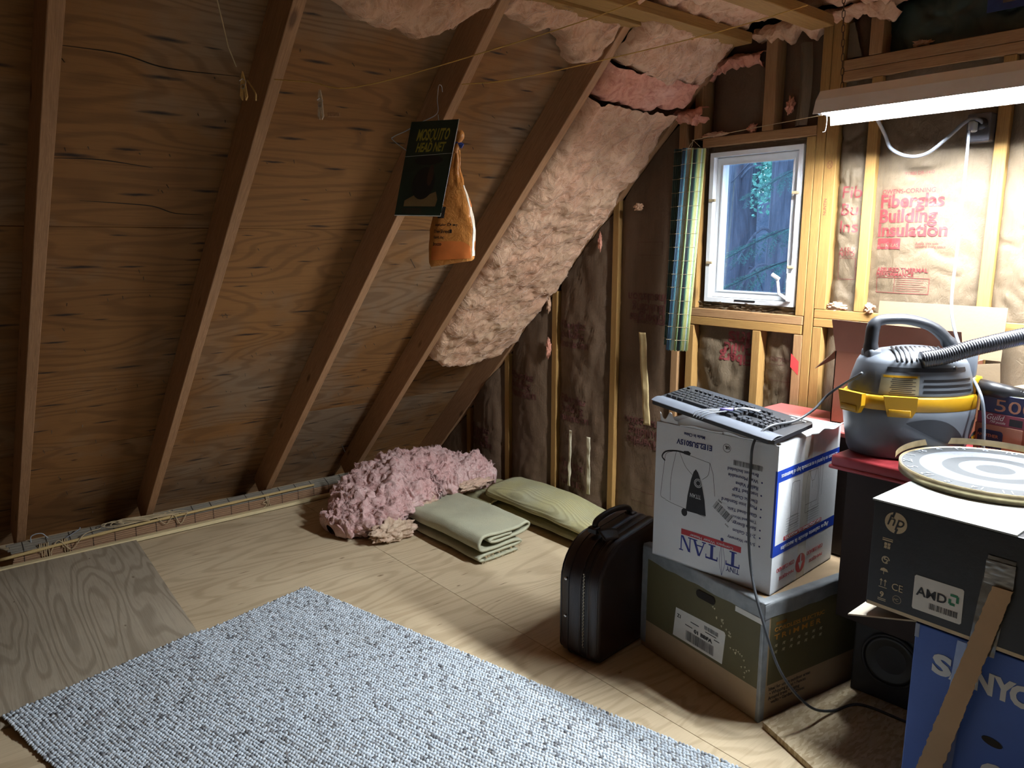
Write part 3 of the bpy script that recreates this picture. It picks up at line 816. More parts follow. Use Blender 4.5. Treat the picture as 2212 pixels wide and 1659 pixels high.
def fir_branch(base, tip, seed, label, width=0.34):
    """drooping spray turned towards the house: stem, side twigs, twiglets, needles"""
    rr = random.Random(seed); base, tip = Vector(base), Vector(tip)
    t = thing('fir_branch', label, 'branch', tuple(base), 'fir branches outside the window')
    d = tip - base; dn = d.normalized()
    stem = spline([base, base + d * 0.5 + Vector((0, 0, 0.05)), tip], 12)
    MB().tube(stem, [0.007 * (1 - i / 28) for i in range(len(stem))], 5).build('stem', M['bark'], t)
    mb = MB(); side = dn.cross(Vector((0, 0, 1))).normalized(); upv = side.cross(dn)
    def needles(a, b, ln):
        ax = (b - a).normalized(); pn = ax.orthogonal().normalized(); qn = ax.cross(pn)
        k = max(3, int((b - a).length / 0.0042))
        for i in range(k):
            p = a + (b - a) * (i / k)
            g = rr.uniform(0, 2 * PI)
            q = (ax * 0.75 + (pn * math.cos(g) + qn * math.sin(g))).normalized() * ln * rr.uniform(.7, 1.1)
            w_ = ax.cross(q).normalized() * 0.0013
            mb.add([p - w_, p + w_, p + q + w_ * .3, p + q - w_ * .3], [(0, 1, 2, 3)])
    n = len(stem)
    for i in range(1, n - 1):
        f = 1 - i / n
        for s_ in (-1, 1):
            L = width * (0.30 + 0.70 * f) * rr.uniform(.65, 1.1)
            a = stem[i] + dn * rr.uniform(-.02, .02)
            b = a + (dn * rr.uniform(.5, .9) + side * s_ * 0.55 + upv * (-0.55 if s_ < 0 else 0.12) + Vector((0, 0, -0.18 + rr.uniform(-.12, .1)))).normalized() * L
            m = max(3, int(L / 0.026))
            needles(a, b, 0.013)
            for k in range(1, m):
                c0 = a + (b - a) * (k / m)
                bx = (b - a).normalized(); pv = bx.cross(upv + side * .3).normalized()
                for s2 in (-1, 1):
                    c1 = c0 + (bx * 0.75 + s2 * pv * 0.8 + Vector((0, 0, -.12))).normalized() * (0.075 * (1.15 - k / m)) * rr.uniform(.6, 1.1)
                    needles(c0, c1, 0.012)
    needles(stem[n // 2], stem[-1], 0.013)
    tag(mb.build('needles', M['needle'], t, fix=False), kind='stuff')
fir_branch((-2.45, 4.85, 1.68), (-2.90, 4.12, 1.36), 1, 'drooping fir branch in the middle right of the window', 0.3)
fir_branch((-2.20, 4.45, 1.47), (-2.78, 3.92, 1.18), 2, 'lowest drooping fir branch across the bottom of the window', 0.32)
fir_branch((-3.02, 5.85, 2.15), (-3.42, 5.2, 1.82), 3, 'fir branch hanging at the upper right of the window', 0.32)

# ------------------------------------------------------------------ shop light
def tube_mat():
    t = NT('fluorescent_tube')
    e = t.n('Emission'); e.inputs[0].default_value = (*TUBE_COLOR, 1); e.inputs[1].default_value = TUBE_STRENGTH
    t.l(e.outputs[0], t.t.nodes['Material Output'].inputs['Surface'])
    return t.mat
M['tube'] = tube_mat()
lamp = thing('shop_light', 'white two tube fluorescent shop light hanging in front of the gable wall', 'lamp', (-0.77, 2.51, 1.99))
LX0, LX1 = -1.376, -0.156
prof = [(2.450, 1.912), (2.464, 1.957), (2.488, 1.988), (2.540, 1.988), (2.558, 1.955), (2.574, 1.887)]
inn = [(2.4525, 1.912), (2.4665, 1.956), (2.4895, 1.986), (2.5385, 1.986), (2.5555, 1.954), (2.5715, 1.887)]
TX = Matrix(((0, 0, 1, 0), (1, 0, 0, 0), (0, 1, 0, 0), (0, 0, 0, 1)))
mb = MB(TX)
for i in range(5):
    mb.prism([prof[i], prof[i + 1], inn[i + 1], inn[i]], LX0, LX1)
mb.build('reflector', M['enamel'], lamp)
MB(TX).prism([(2.492, 1.956), (2.492, 1.986), (2.536, 1.986), (2.536, 1.956)], LX0 + 0.01, LX1 - 0.01).build('ballast_housing', M['enamel'], lamp)
for x in (LX0, LX1 - 0.002):
    MB(TX).prism([(2.464, 1.957), (2.488, 1.988), (2.540, 1.988), (2.558, 1.955), (2.545, 1.92), (2.472, 1.92)], x, x + 0.002).build('end_plate', M['enamel'], lamp)
for y, z in ((2.487, 1.931), (2.533, 1.931)):
    tb = MB().tube([(LX0 + 0.018, y, z), (LX1 - 0.018, y, z)], 0.019, 24).build('fluorescent_tube', M['tube'], lamp, True)
    for x in (LX0 + 0.004, LX1 - 0.018):
        MB().tube([(x, y, z), (x + 0.014, y, z)], 0.0192, 16).build('end_cap', M['steel'], tb, True)
    for x in (LX0 + 0.001, LX1 - 0.012):
        MB().rbox(x, x + 0.011, y - 0.009, y + 0.009, z - 0.004, 1.958, 0.002, 1).build('tube_socket', M['enamel'], lamp)
def chain(x, y, z0, z1, parent):
    L, n = 0.026, int((z1 - z0) / 0.021)
    b = MB()
    pts = []
    for k in range(14):
        a = 2 * PI * k / 14
        pts.append((0.0045 * math.cos(a), 0, 0.0095 * math.sin(a) + (0.003 if math.sin(a) > 0 else -0.003)))
    me = b.tube(pts, 0.0014, 5, closed=True).mesh('chain_link', M['rust'], True)
    for k in range(n):
        link('chain_link', me, parent, Matrix.Translation((x - 0.02 * k / n, y, z0 + 0.0105 + (z1 - z0) * k / n)) @ Matrix.Rotation(PI / 2 * (k % 2) + 0.3, 4, 'Z'))
chain(-1.315, 2.514, 1.989, 2.32, lamp); chain(-0.22, 2.514, 1.989, 2.32, lamp)
tag(MB().tube([(-1.374, 2.51, 1.915), (-1.7, 2.61, 1.918), (-2.10, 2.772, 1.925)], 0.0012, 5).build('pull_string', M['twine']), 'thin pale string running from the shop light to the hanging striped mat', 'string')
tag(MB().tube(spline([(-1.340, 2.475, 1.913), (-1.338, 2.475, 1.885), (-1.341, 2.474, 1.858), (-1.349, 2.473, 1.855)], 5), 0.0012, 5).build('switch_string', M['cord_white']), 'short white pull cord dangling under the left end of the lamp', 'string')
# lamp lead and wall outlet
tag(MB().tube(spline([(-1.25, 2.55, 1.955), (-1.235, 2.60, 1.90), (-1.258, 2.72, 1.86), (-1.25, 2.76, 1.815), (-1.19, 2.76, 1.785), (-1.13, 2.76, 1.79), (-1.07, 2.76, 1.835), (-1.02, 2.765, 1.88), (-0.99, 2.78, 1.882), (-0.978, 2.79, 1.865)], 10), 0.0058, 10).build('lamp_cord', M['lead'], None, True), 'white cord looping in a U between the lamp and the outlet', 'cord')
outlet = thing('outlet_box', 'dark steel outlet box screwed to the stud right of the lamp cord', 'outlet', (-0.985, D, 1.86))
MB().rbox(-1.030, -0.958, 2.79, 2.85, 1.815, 1.905, 0.006, 2).build('box', plain('galvanised_box', (0.10, 0.10, 0.115), 0.45, 0.15, metal=0.7), outlet)
MB().tube([(-0.985, 2.79, 1.87), (-0.985, 2.782, 1.87)], 0.019, 20).build('receptacle', M['black'], outlet, True)
plug = tag(MB().rbox(-1.014, -0.992, 2.755, 2.79, 1.845, 1.878, 0.007, 2).build('plug', M['cord_white'], None, True), 'white plug pushed into the outlet box', 'plug')

# ------------------------------------------------------------------ strings, pegs, hanging packets
tag(MB().tube(spline([(-2.245, 0.985, 1.965), (-2.155, 1.055, 1.953), (-2.03, 1.13, 1.93), (-1.795, 1.36, 2.005), (-1.49, 1.68, 2.135), (-1.33, 1.82, 2.25)], 4), 0.0016, 5).build('clothes_line', M['string']), 'yellow clothes line rising from the second rafter past the wooden peg to the ceiling', 'string')
tag(MB().tube(spline([(-2.18, 1.615, 2.02), (-2.03, 1.71, 2.025), (-1.84, 1.955, 2.09), (-1.61, 2.235, 2.175), (-1.42, 2.45, 2.255)], 4), 0.0018, 5).build('clothes_line', M['string']), 'yellow clothes line from the wire hanger across to the double ceiling beam', 'string')
tag(MB().tube([(-2.02, 0.72, 2.27), (-2.06, 0.76, 2.12), (-2.10, 0.80, 2.0), (-2.13, 0.83, 1.96)], 0.0015, 5).build('hanging_twine', M['twine']), 'pale twine hanging from the ceiling to the yellow peg at the left', 'string')
M['peg'] = lumber_mat('peg_wood', (0.62, 0.42, 0.16), (0.4, 0.24, 0.08), False)
M['peg2'] = lumber_mat('peg_wood_pale', (0.6, 0.5, 0.38), (0.3, 0.2, 0.12), False)
def peg(c, xdir, label, m, spread=0.10, L=0.075):
    t = thing('clothes_peg', label, 'peg', c, 'wooden clothes pegs')
    T = frame(c, xdir, (0, 0, 1))
    for s in (-1, 1):
        b = MB(T @ Matrix.Rotation(s * spread, 4, 'Z'))
        b.prism([(s * 0.001, -L / 2), (s * 0.007, -L / 2 + 0.01), (s * 0.0065, L / 2 - 0.02), (s * 0.004, L / 2), (s * 0.0005, L / 2 - 0.01)], -0.005, 0.005).build('jaw', m, t)
    MB(T).tube([(0.005 * math.cos(a), 0.005 * math.sin(a) - 0.002, 0.007 * math.sin(a * .1)) for a in [i * 0.5 for i in range(26)]], 0.0011, 5).tube([(0.005, -0.002, 0.006), (0.009, 0.012, 0.006), (0, 0.018, 0.006), (-0.008, 0.012, 0.006)], 0.001, 5).build('spring', M['steel'], t)
    return t
pg = peg((-2.14, 0.85, 1.915), tuple(rt), 'yellow wooden peg dangling on twine left of the second rafter', M['peg'])
MB().tube(spline([(-2.135, 0.86, 1.93), (-2.10, 0.865, 1.895), (-2.105, 0.868, 1.875)], 5), 0.0022, 5).build('clipped_twig', M['peg'], pg)
pg2 = peg((-2.19, 1.10, 1.90), tuple(rt), 'pale wooden peg clipped to the clothes line right of the second rafter', M['peg2'], 0.05, 0.085)
MB(frame((-2.17, 1.125, 1.872), tuple(rt), (0, 0, 1))).rbox(-0.012, 0.024, -0.006, 0.006, -0.002, 0.002, 0.001, 1).build('leather_tab', M['rafter'], pg2)

# wire hanger
hp_ = thing('wire_hanger', 'thin white wire hanger bent out of shape behind the dark card', 'hanger', (-2.10, 1.462, 1.972))
MB().tube(spline([(-2.13, 1.50, 1.975), (-2.12, 1.49, 1.99), (-2.10, 1.465, 1.985), (-2.092, 1.453, 1.94), (-2.095, 1.453, 1.90), (-2.12, 1.41, 1.872), (-2.15, 1.37, 1.845), (-2.172, 1.34, 1.828), (-2.168, 1.335, 1.815), (-2.11, 1.375, 1.765), (-2.062, 1.405, 1.732), (-2.045, 1.425, 1.736), (-2.045, 1.435, 1.765), (-2.06, 1.44, 1.83), (-2.085, 1.45, 1.895)], 8), 0.0013, 6).build('wire', M['cord_white'], hp_)
# head-net card: a stiff printed card, slightly curved
card = thing('printed_card', 'dark green printed card with yellow lettering hanging from the hanger', 'card', (-2.06, 1.39, 1.575))
cBL, cBR, cTR, cTL = Vector((-2.100, 1.289, 1.580)), Vector((-2.005, 1.398, 1.577)), Vector((-2.012, 1.480, 1.878)), Vector((-2.112, 1.368, 1.868))
cN = (cBR - cBL).cross(cTL - cBL).normalized()
def cpt(u, v, h=0.0):
    p = cBL * (1 - u) * (1 - v) + cBR * u * (1 - v) + cTR * u * v + cTL * (1 - u) * v
    return p + cN * (h + 0.006 * math.sin(v * 5) * u)
M['card'] = plain('dark_green_card', (0.007, 0.016, 0.009), 0.4, 0.2)
M['card_edge'] = plain('card_edge', (0.5, 0.5, 0.46), 0.7)
M['card_yellow'] = plain('card_yellow', (0.20, 0.165, 0.018), 0.5)
M['card_fig'] = plain('card_photo_dark', (0.0045, 0.005, 0.004), 0.4)
M['card_fig2'] = plain('card_photo_brown', (0.035, 0.015, 0.008), 0.5, 0.4, 14)
M['card_tan'] = plain('card_photo_tan', (0.12, 0.075, 0.028), 0.5)
MB().sheet(lambda u, v: cpt(u, v, 0.0), 10, 20, lambda u, v: cpt(u, v, -0.0012)).build('card_sheet', M['card'], card)
def cpoly(pts, m, h=0.0006, name='printed_picture'):
    c = (sum(p[0] for p in pts) / len(pts), sum(p[1] for p in pts) / len(pts))
    vs = [cpt(c[0], c[1], h)] + [cpt(u, v, h) for u, v in pts]
    MB().add(vs, [(0, i + 1, (i + 1) % len(pts) + 1) for i in range(len(pts))]).build(name, m, card)
ell = lambda cu, cv, a, b, n=24: [(cu + a * math.cos(2 * PI * i / n), cv + b * math.sin(2 * PI * i / n)) for i in range(n)]
cpoly([(0.16, 0.10), (0.84, 0.10), (0.86, 0.17), (0.80, 0.25), (0.55, 0.20), (0.36, 0.22), (0.16, 0.16)], M['card_tan'])
cpoly(ell(0.50, 0.34, 0.24, 0.17), M['card_fig'], 0.0008); cpoly(ell(0.52, 0.58, 0.30, 0.05), M['card_fig'], 0.0009); cpoly(ell(0.62, 0.42, 0.06, 0.11), M['card_fig2'], 0.001)
cpoly([(0.0, 0.625), (1.0, 0.645), (1.0, 0.648), (0.0, 0.628)], M['card_edge'], 0.0012, 'crease'); cpoly([(0, 0), (1, 0), (1, .008), (0, .008)], M['card_edge'], 0.0008, 'card_rim'); cpoly([(.985, 0), (1, 0), (1, 1), (.985, 1)], M['card_edge'], 0.0008, 'card_rim')
def on_card(v):
    v.co = cpt(v.co.x, v.co.y, 0.001)
for i, ch in enumerate('MOSQUITO'):
    text(ch, Matrix.Translation(((0.17, 0.275, 0.36, 0.435, 0.53, 0.62, 0.665, 0.755)[i], 0.79 - (.02 if ch == 'Q' else 0), 0)), 0.1, M['card_yellow'], card, bold=0.0 if ch == 'Q' else 0.03, shear=0.25, extrude=0, conform=on_card, fit=(0.115, 0.095, 0.085, 0.095, 0.09, 0.055, 0.095, 0.095)[i], fith=0.145 if ch == 'Q' else 0.125)
text('HEAD NET', Matrix.Translation((0.20, 0.67, 0)), 0.1, M['card_yellow'], card, bold=0.03, shear=0.25, extrude=0, conform=on_card, fit=0.62, fith=0.10)
for i in range(3): cpoly([(.15, .075 - .02 * i), (.55, .075 - .02 * i), (.55, .068 - .02 * i), (.15, .068 - .02 * i)], M['card_fig2'], 0.001, 'small_print')

# orange plastic bag with cotton waste, hanging behind the card
def bag_mat():
    t = NT('orange_polythene')
    v = t.coords(rnd=False); n1 = t.noise(v, 14, 4, 0.6, 1.0)
    t.b.inputs['Transmission Weight'].default_value = 0.0
    t.b.inputs['Subsurface Weight'].default_value = 0.0
    t.bump(t.noise(v, 40, 4, 0.6, 2.0), 0.5, 0.006)
    return t.out(t.ramp(n1, [(0.3, (0.48, 0.17, 0.035)), (0.7, (0.62, 0.27, 0.07))]), 0.22, 0, 0.5)
M['bag'] = bag_mat()
M['bag_print'] = plain('bag_black_print', (0.02, 0.015, 0.012), 0.4)
M['bag_band'] = plain('bag_red_print', (0.60, 0.17, 0.04), 0.3)
M['bag_lit'] = plain('bag_lit_side', (0.72, 0.62, 0.48), 0.3)
bag = thing('plastic_bag', 'orange plastic bag with black print hanging behind the dark card', 'bag', (-2.04, 1.45, 1.44))
# frame: a = lateral along the front, b = depth towards the lit side, z = up
BO = Vector((-2.040, 1.462, 1.43))
ba = Vector((0.66, 0.75, 0)).normalized(); bb = Vector((0.75, -0.66, 0)).normalized()
def bag_pt(a, z, k):
    """a = 0 right side, 0.25 front, 0.5 left; z in 0..1 up, k outward shift"""
    w_ = pl([(0, 0.066), (0.03, 0.073), (0.3, 0.074), (0.5, 0.060), (0.68, 0.034), (0.85, 0.018), (1, 0.013)])(z)
    d_ = pl([(0, 0.024), (0.04, 0.028), (0.4, 0.024), (0.7, 0.014), (1, 0.009)])(z)
    t_ = 2 * PI * a
    e = 0.42 + 0.5 * z
    cx = abs(math.cos(t_)) ** e * (1 if math.cos(t_) >= 0 else -1); sy_ = abs(math.sin(t_)) ** e * (1 if math.sin(t_) >= 0 else -1)
    wr_ = 0.004 * fbm((a * 9, z * 7, 3), 3) * (0.35 + z)
    return BO + ba * (cx * (w_ + wr_ + k) + 0.012 * z) + bb * (sy_ * (d_ + wr_ + k) - 0.055 * z) + Vector((0, 0, z * 0.36 + (0.010 * cx * (1 - z / .06) if z < 0.06 else 0)))
MB().sheet(lambda u, v: bag_pt(u, v, 0), 64, 40).build('bag_body', M['bag'], bag, True, fix=False)
MB().add([bag_pt(i / 40, 0, 0) for i in range(40)], [tuple(range(40))]).build('bag_bottom', M['bag'], bag, fix=False)
MB().sheet(lambda u, v: bag_pt(-0.095 + 0.19 * u, 0.07 + 0.62 * v, 0.0008), 8, 30).build('lit_side_panel', M['bag_lit'], bag, True, fix=False)  # pale panel: lamplight on the bag's right side put into the colour
for z0, z1, m in ((0.12, 0.2, 'bag_band'), (0.5, 0.58, 'bag_band')):
    MB().sheet(lambda u, v: bag_pt(-0.03 + 0.07 * u, z0 + (z1 - z0) * v, 0.0014), 4, 4).build('side_stamp', M[m], bag, True, fix=False)
MB().sheet(lambda u, v: bag_pt(0.38 - 0.26 * u, 0.04 + (0.10 + 0.06 * math.sin(PI * u)) * v, 0.0009), 12, 6).build('printed_band', M['bag_band'], bag, True, fix=False)
def on_bag(v):
    v.co = bag_pt(0.385 - v.co.x, v.co.y, 0.0013)
for i, s in enumerate(['Recipe Labor Day', '10 New Shred', 'Report, Inc.', 'Brocco']):
    text(s, Matrix.Translation((0.03, 0.325 - 0.055 * i, 0)), 0.04, M['bag_print'], bag, extrude=0, conform=on_bag, fit=0.12 - 0.015 * i, fith=0.032, bold=0.02)
MB().sheet(lambda u, v: bag_pt(0.345 - 0.06 * u, 0.40 + 0.1 * v, 0.0012 + 0.001 * (int(u * 8 + v * 5) % 2)), 8, 6).build('printed_emblem', M['bag_print'], bag, fix=False)
BT = BO - bb * 0.055 + ba * 0.012
MB().tube(spline([BT + Vector((0, 0, .35)), BT + ba * 0.006 + Vector((0, 0, 0.375)), BT + ba * 0.016 + Vector((0, 0, 0.40)), BT + ba * 0.012 + Vector((0, 0, .42))], 5), [0.014, 0.012, 0.010, 0.009, 0.008, 0.008, 0.008, 0.009, 0.010, 0.012, 0.014, 0.015, 0.015, 0.014, 0.012, 0.01], 10).build('gathered_neck', M['bag'], bag, True)
MB().tube([BT + ba * 0.004 + Vector((0, 0, 0.385)), BT + ba * 0.024 + Vector((0, 0, 0.372))], 0.0085, 8).build('blue_tie', plain('blue_tape', (0.02, 0.05, 0.22), 0.4), bag)
# ------------------------------------------------------------------ things on the floor, left side
brd = thing('plywood_board', 'loose grey brown plywood board lying on the floor under the rug corner', 'board', (-3.4, 0.2, 0))
Tb = Matrix.Translation((-3.35, 0.86, 0.0)) @ Matrix.Rotation(math.radians(-3.6), 4, 'Z')
link('panel', MB().box(-0.685, 0.72, -1.5, 0.0, 0.001, 0.012).mesh('panel', M['board']), brd, Tb)

# oriented strand board
def osb_mat():
    t = NT('strand_board')
    vo = t.n('TexVoronoi', feature='F1')
    vo.inputs['Scale'].default_value = 1.0
    nz = t.n('TexNoise'); nz.inputs['Scale'].default_value = 9.0
    t.l(t.coords((1, 1, 1), rnd=False), nz.inputs['Vector'])
    ad = t.n('VectorMath', operation='MULTIPLY_ADD')
    ad.inputs[1].default_value = (1.6, 1.6, 1.6)
    t.l(nz.outputs['Color'], ad.inputs[0]); t.l(t.coords((150, 46, 40), rnd=False), ad.inputs[2])
    t.l(ad.outputs[0], vo.inputs['Vector'])
    sc = t.n('SeparateColor'); t.l(vo.outputs['Color'], sc.inputs[0])
    c = t.ramp(sc.outputs[0], [(0.0, (0.36, 0.27, 0.15)), (0.5, (0.46, 0.36, 0.22)), (1.0, (0.56, 0.46, 0.30))])
    t.bump(sc.outputs[1], 0.25, 0.002)
    return t.out(c, 0.75)
osb = thing('strand_board', 'strand board panel lying at the foot of the taped box', 'board', (-0.9, 2.1, 0))
MB().prism([(-1.146, 1.993), (-0.10, 1.602), (0.35, 2.75), (-1.035, 2.75)], 0.0005, 0.020).build('panel', osb_mat(), osb)

# rug: berber loops -----------------------------------------------------
def rug_mat():
    t = NT('berber_loops')
    at = t.n('Attribute', attribute_name='fleck')
    v = t.coords(rnd=False)
    n1 = t.noise(v, 60, 2)
    dirt = t.noise(v, 1.7, 4)
    c = t.ramp(at.outputs['Fac'], [(0.0, (0.58, 0.65, 0.715)), (0.72, (0.49, 0.55, 0.61)), (0.88, (0.38, 0.42, 0.46)), (0.96, (0.22, 0.235, 0.26)), (0.995, (0.10, 0.105, 0.115))])
    c = t.mix(t.ramp(n1, [(0.4, 0.0), (0.8, 0.35)]), c, (0.36, 0.35, 0.34))
    c = t.mix(t.ramp(dirt, [(0.55, 0.0), (0.75, 0.25)]), c, (0.30, 0.29, 0.25))
    return t.out(c, 0.95, 0, 0.1)
rug = thing('rug', 'pale blue grey flecked loop pile rug on the plywood floor', 'rug', (-2.98, 1.33, 0))
RC, RA = Vector((-2.983, 1.326, 0)), math.radians(13.0)
re, rs_ = Vector((math.cos(RA), math.sin(RA), 0)), Vector((math.sin(RA), -math.cos(RA), 0))
RL, RWD = 2.55, 1.19
def rz(x, y):
    a = min(1.0, max(0.0, (-2.50 - x) / 0.12)); b = min(1.0, max(0.0, (0.93 - (x + 3.35) * 0.063 - y) / 0.10))
    k = min(a, b); k = k * k * (3 - 2 * k)
    return 0.0015 + 0.011 * k
def rug_base(u, v, dz=0.0):
    p = RC + re * (0.01 + (RL - 0.02) * u) + rs_ * (0.01 + (RWD - 0.02) * v)
    return (p.x, p.y, rz(p.x, p.y) + dz)
MB().sheet(lambda u, v: rug_base(u, v, 0.007), 60, 40, lambda u, v: rug_base(u, v, 0.0)).build('backing', plain('rug_backing', (0.22, 0.21, 0.19), 0.95), rug)
import array
def rug_loops():
    rr = random.Random(11)
    pv = []; pf = []; fl = []
    pitch, n = 0.0118, 6
    nu, nv = int(RL / pitch), int(RWD / pitch)
    rings = [(1.0, 0.0), (0.92, 0.55), (0.5, 0.93)]
    cs = [(math.cos(2 * PI * k / n), math.sin(2 * PI * k / n)) for k in range(n)]
    for i in range(nu + 1):
        for j in range(nv + 1):
            s = (i + (0.5 if j % 2 else 0)) * pitch + rr.uniform(-.0012, .0012)
            q = j * pitch + rr.uniform(-.0012, .0012)
            edge = 0.004 * noise.noise((i * .4, j * .4, 0)) if (i in (0, nu) or j in (0, nv)) else 0
            cx = RC.x + re.x * s + rs_.x * q + edge; cy = RC.y + re.y * s + rs_.y * q + edge
            if cx > -0.75: continue
            z0 = rz(cx, cy) + 0.005
            a = RA + rr.uniform(-.5, .5) + (0.7 if j % 2 else -0.7)
            ca, sa = math.cos(a), math.sin(a)
            L, wd, h = 0.0078 + rr.uniform(-.0008, .001), 0.0052, 0.0062 + rr.uniform(-.0012, .0016)
            b = len(pv)
            for rad, zz in rings:
                for c_, s_ in cs:
                    x, y = c_ * L * rad, s_ * wd * rad
                    pv.append((cx + x * ca - y * sa, cy + x * sa + y * ca, z0 + h * zz))
            pv.append((cx, cy, z0 + h))
            for r_ in range(2):
                for k in range(n):
                    k2 = (k + 1) % n
                    pf.append((b + r_ * n + k, b + r_ * n + k2, b + (r_ + 1) * n + k2, b + (r_ + 1) * n + k))
            for k in range(n):
                pf.append((b + 2 * n + k, b + 2 * n + (k + 1) % n, b + 3 * n))
            fl += [rr.random()] * (3 * n + 1)
    me = bpy.data.meshes.new('loop_pile')
    me.from_pydata(pv, [], pf)
    at = me.attributes.new('fleck', 'FLOAT', 'POINT')
    at.data.foreach_set('value', fl)
    me.materials.append(rug_mat())
    me.polygons.foreach_set('use_smooth', [True] * len(me.polygons))
    me.update()
    return link('loop_pile', me, rug)
tag(rug_loops(), kind='stuff')

# bamboo blind rolled up along the eave ----------------------------------
M['slat_red'] = lumber_mat('bamboo_slat_brown', (0.33, 0.20, 0.115), (0.15, 0.08, 0.045), False)
M['slat_grey'] = lumber_mat('bamboo_slat_grey', (0.24, 0.215, 0.17), (0.12, 0.105, 0.08), False)
M['bamboo'] = lumber_mat('bamboo_cane', (0.52, 0.38, 0.17), (0.30, 0.20, 0.08), False)
bl = thing('bamboo_blind', 'rolled bamboo slat blind lying along the foot of the roof slope', 'blind', (-4.12, 1.2, 0))
Y0, Y1 = 0.375, 2.30
rr = random.Random(4)
for k in range(6):
    z = 0.004 + 0.0103 * k
    lumber('slat', (-4.079 - 0.0012 * k + rr.uniform(-.001, .001), Y0 + rr.uniform(0, .01), z), (-4.079 - 0.0012 * k, Y1, z), 0.006, 0.0096, (0, 0, 1), M['slat_red'], bl)
for k in range(4):
    a = Vector((-4.092 - 0.018 * k, 0, 0.066 + 0.0062 * k))
    lumber('slat', a + Vector((0, Y0 - 0.01 * (k % 2), 0)), a + Vector((0, Y1, 0)), 0.0185, 0.004, (0.32, 0, 1), M['slat_grey'], bl)
for k in range(3):
    lumber('slat', (-4.10 - 0.02 * k, Y0 + 0.006, 0.030 + 0.02 * k * 0), (-4.10 - 0.02 * k, Y1, 0.030), 0.012, 0.05, (0, 0, 1), M['slat_red'], bl)
for k in range(19):
    y = Y0 + 0.05 + k * 0.098
    MB().tube([(-4.0745, y, 0.001), (-4.081, y + .002, 0.063), (-4.092, y + .004, 0.0715), (-4.150, y + .006, 0.090)], 0.0011, 5).build('lashing', M['dark'], bl)
cane = spline([(-4.070, 0.33, 0.052), (-4.074, 0.8, 0.072), (-4.079, 1.3, 0.080), (-4.083, 1.9, 0.082)], 14)
pl_ = tag(MB().tube(cane, [0.0078 + (0.0016 if i % 9 == 4 else 0) - 0.001 * i / 42 for i in range(len(cane))], 10).build('bamboo_cane', M['bamboo'], None, True), 'yellow bamboo cane tied along the front of the rolled blind', 'cane')
def coil(c, n, rx, rz_, drift, seed):
    r2 = random.Random(seed)
    return [(c[0] + rx * math.cos(a) + r2.uniform(-.002, .002), c[1] + drift * a / (2 * PI * n) + r2.uniform(-.002, .002), c[2] + rz_ * math.sin(a)) for a in [k * 0.42 for k in range(int(n * 15))]]
tw = thing('tie_cord', 'tan cord wound round the near end of the rolled blind', 'cord', (-4.08, 0.55, 0))
MB().tube(coil((-4.084, 0.49, 0.042), 5, 0.016, 0.040, 0.045, 1), 0.0022, 6).build('wraps', M['twine'], tw, True)
MB().tube(coil((-4.084, 0.585, 0.045), 3, 0.015, 0.038, 0.03, 2), 0.0022, 6).build('wraps', M['twine'], tw, True)
MB().tube(spline([(-4.068, 0.53, 0.03), (-4.07, 0.57, 0.085), (-4.06, 0.62, 0.03), (-4.066, 0.68, 0.088), (-4.10, 0.76, 0.09)], 8), 0.0022, 6).build('loose_end', M['twine'], tw, True)
tg = thing('tangled_cord', 'tangle of thin tan cord lying on top of the rolled blind', 'cord', (-4.09, 0.95, 0.085))
rr = random.Random(9)
for k in range(3):
    pts = []
    a0 = rr.uniform(0, 6)
    for i in range(9):
        a = a0 + i * 1.25
        y = 0.93 + 0.17 * math.cos(a) + 0.04 * k; x = -4.088 + 0.024 * math.sin(a * 1.3)
        pts.append((x, y, 0.0955 + 0.006 * (i % 2) + (-4.088 - x) * 0.30))
    MB().tube(spline(pts, 8), 0.0021, 6).build('strand', M['twine'], tg, True)
MB().tube(spline([(-4.072, 1.02, 0.09), (-4.062, 1.06, 0.05), (-4.064, 1.10, 0.09), (-4.062, 1.13, 0.035), (-4.066, 1.17, 0.088)], 8), 0.0022, 6).build('strand', M['twine'], tg, True)
tg2 = thing('tie_cord', 'tan cord knotted round the far part of the rolled blind', 'cord', (-4.08, 1.55, 0))
MB().tube(coil((-4.086, 1.60, 0.045), 3, 0.015, 0.042, 0.025, 5), 0.002, 6).build('wraps', M['twine'], tg2, True)
MB().tube(spline([(-4.066, 1.61, .06), (-4.06, 1.58, .05), (-4.06, 1.60, .03), (-4.064, 1.55, .008)], 6), 0.002, 6).build('loose_end', M['twine'], tg2, True)
tag(MB().tube(spline([(-4.135, 0.465, 0.075), (-4.135, 0.47, 0.112), (-4.13, 0.51, 0.118), (-4.12, 0.535, 0.092)], 8), 0.0026, 6).build('wire_loop', M['cord_white'], None, True), 'white wire loop sticking up behind the near end of the rolled blind', 'wire')
tag(MB().tube(spline([(-4.098, 0.60, 0.077), (-4.105, 0.665, 0.105), (-4.112, 0.672, 0.112), (-4.13, 0.667, 0.091)], 8), 0.0026, 6).build('wire_loop', M['cord_grey'], None, True), 'grey cord stub bent over the top of the rolled blind', 'wire')

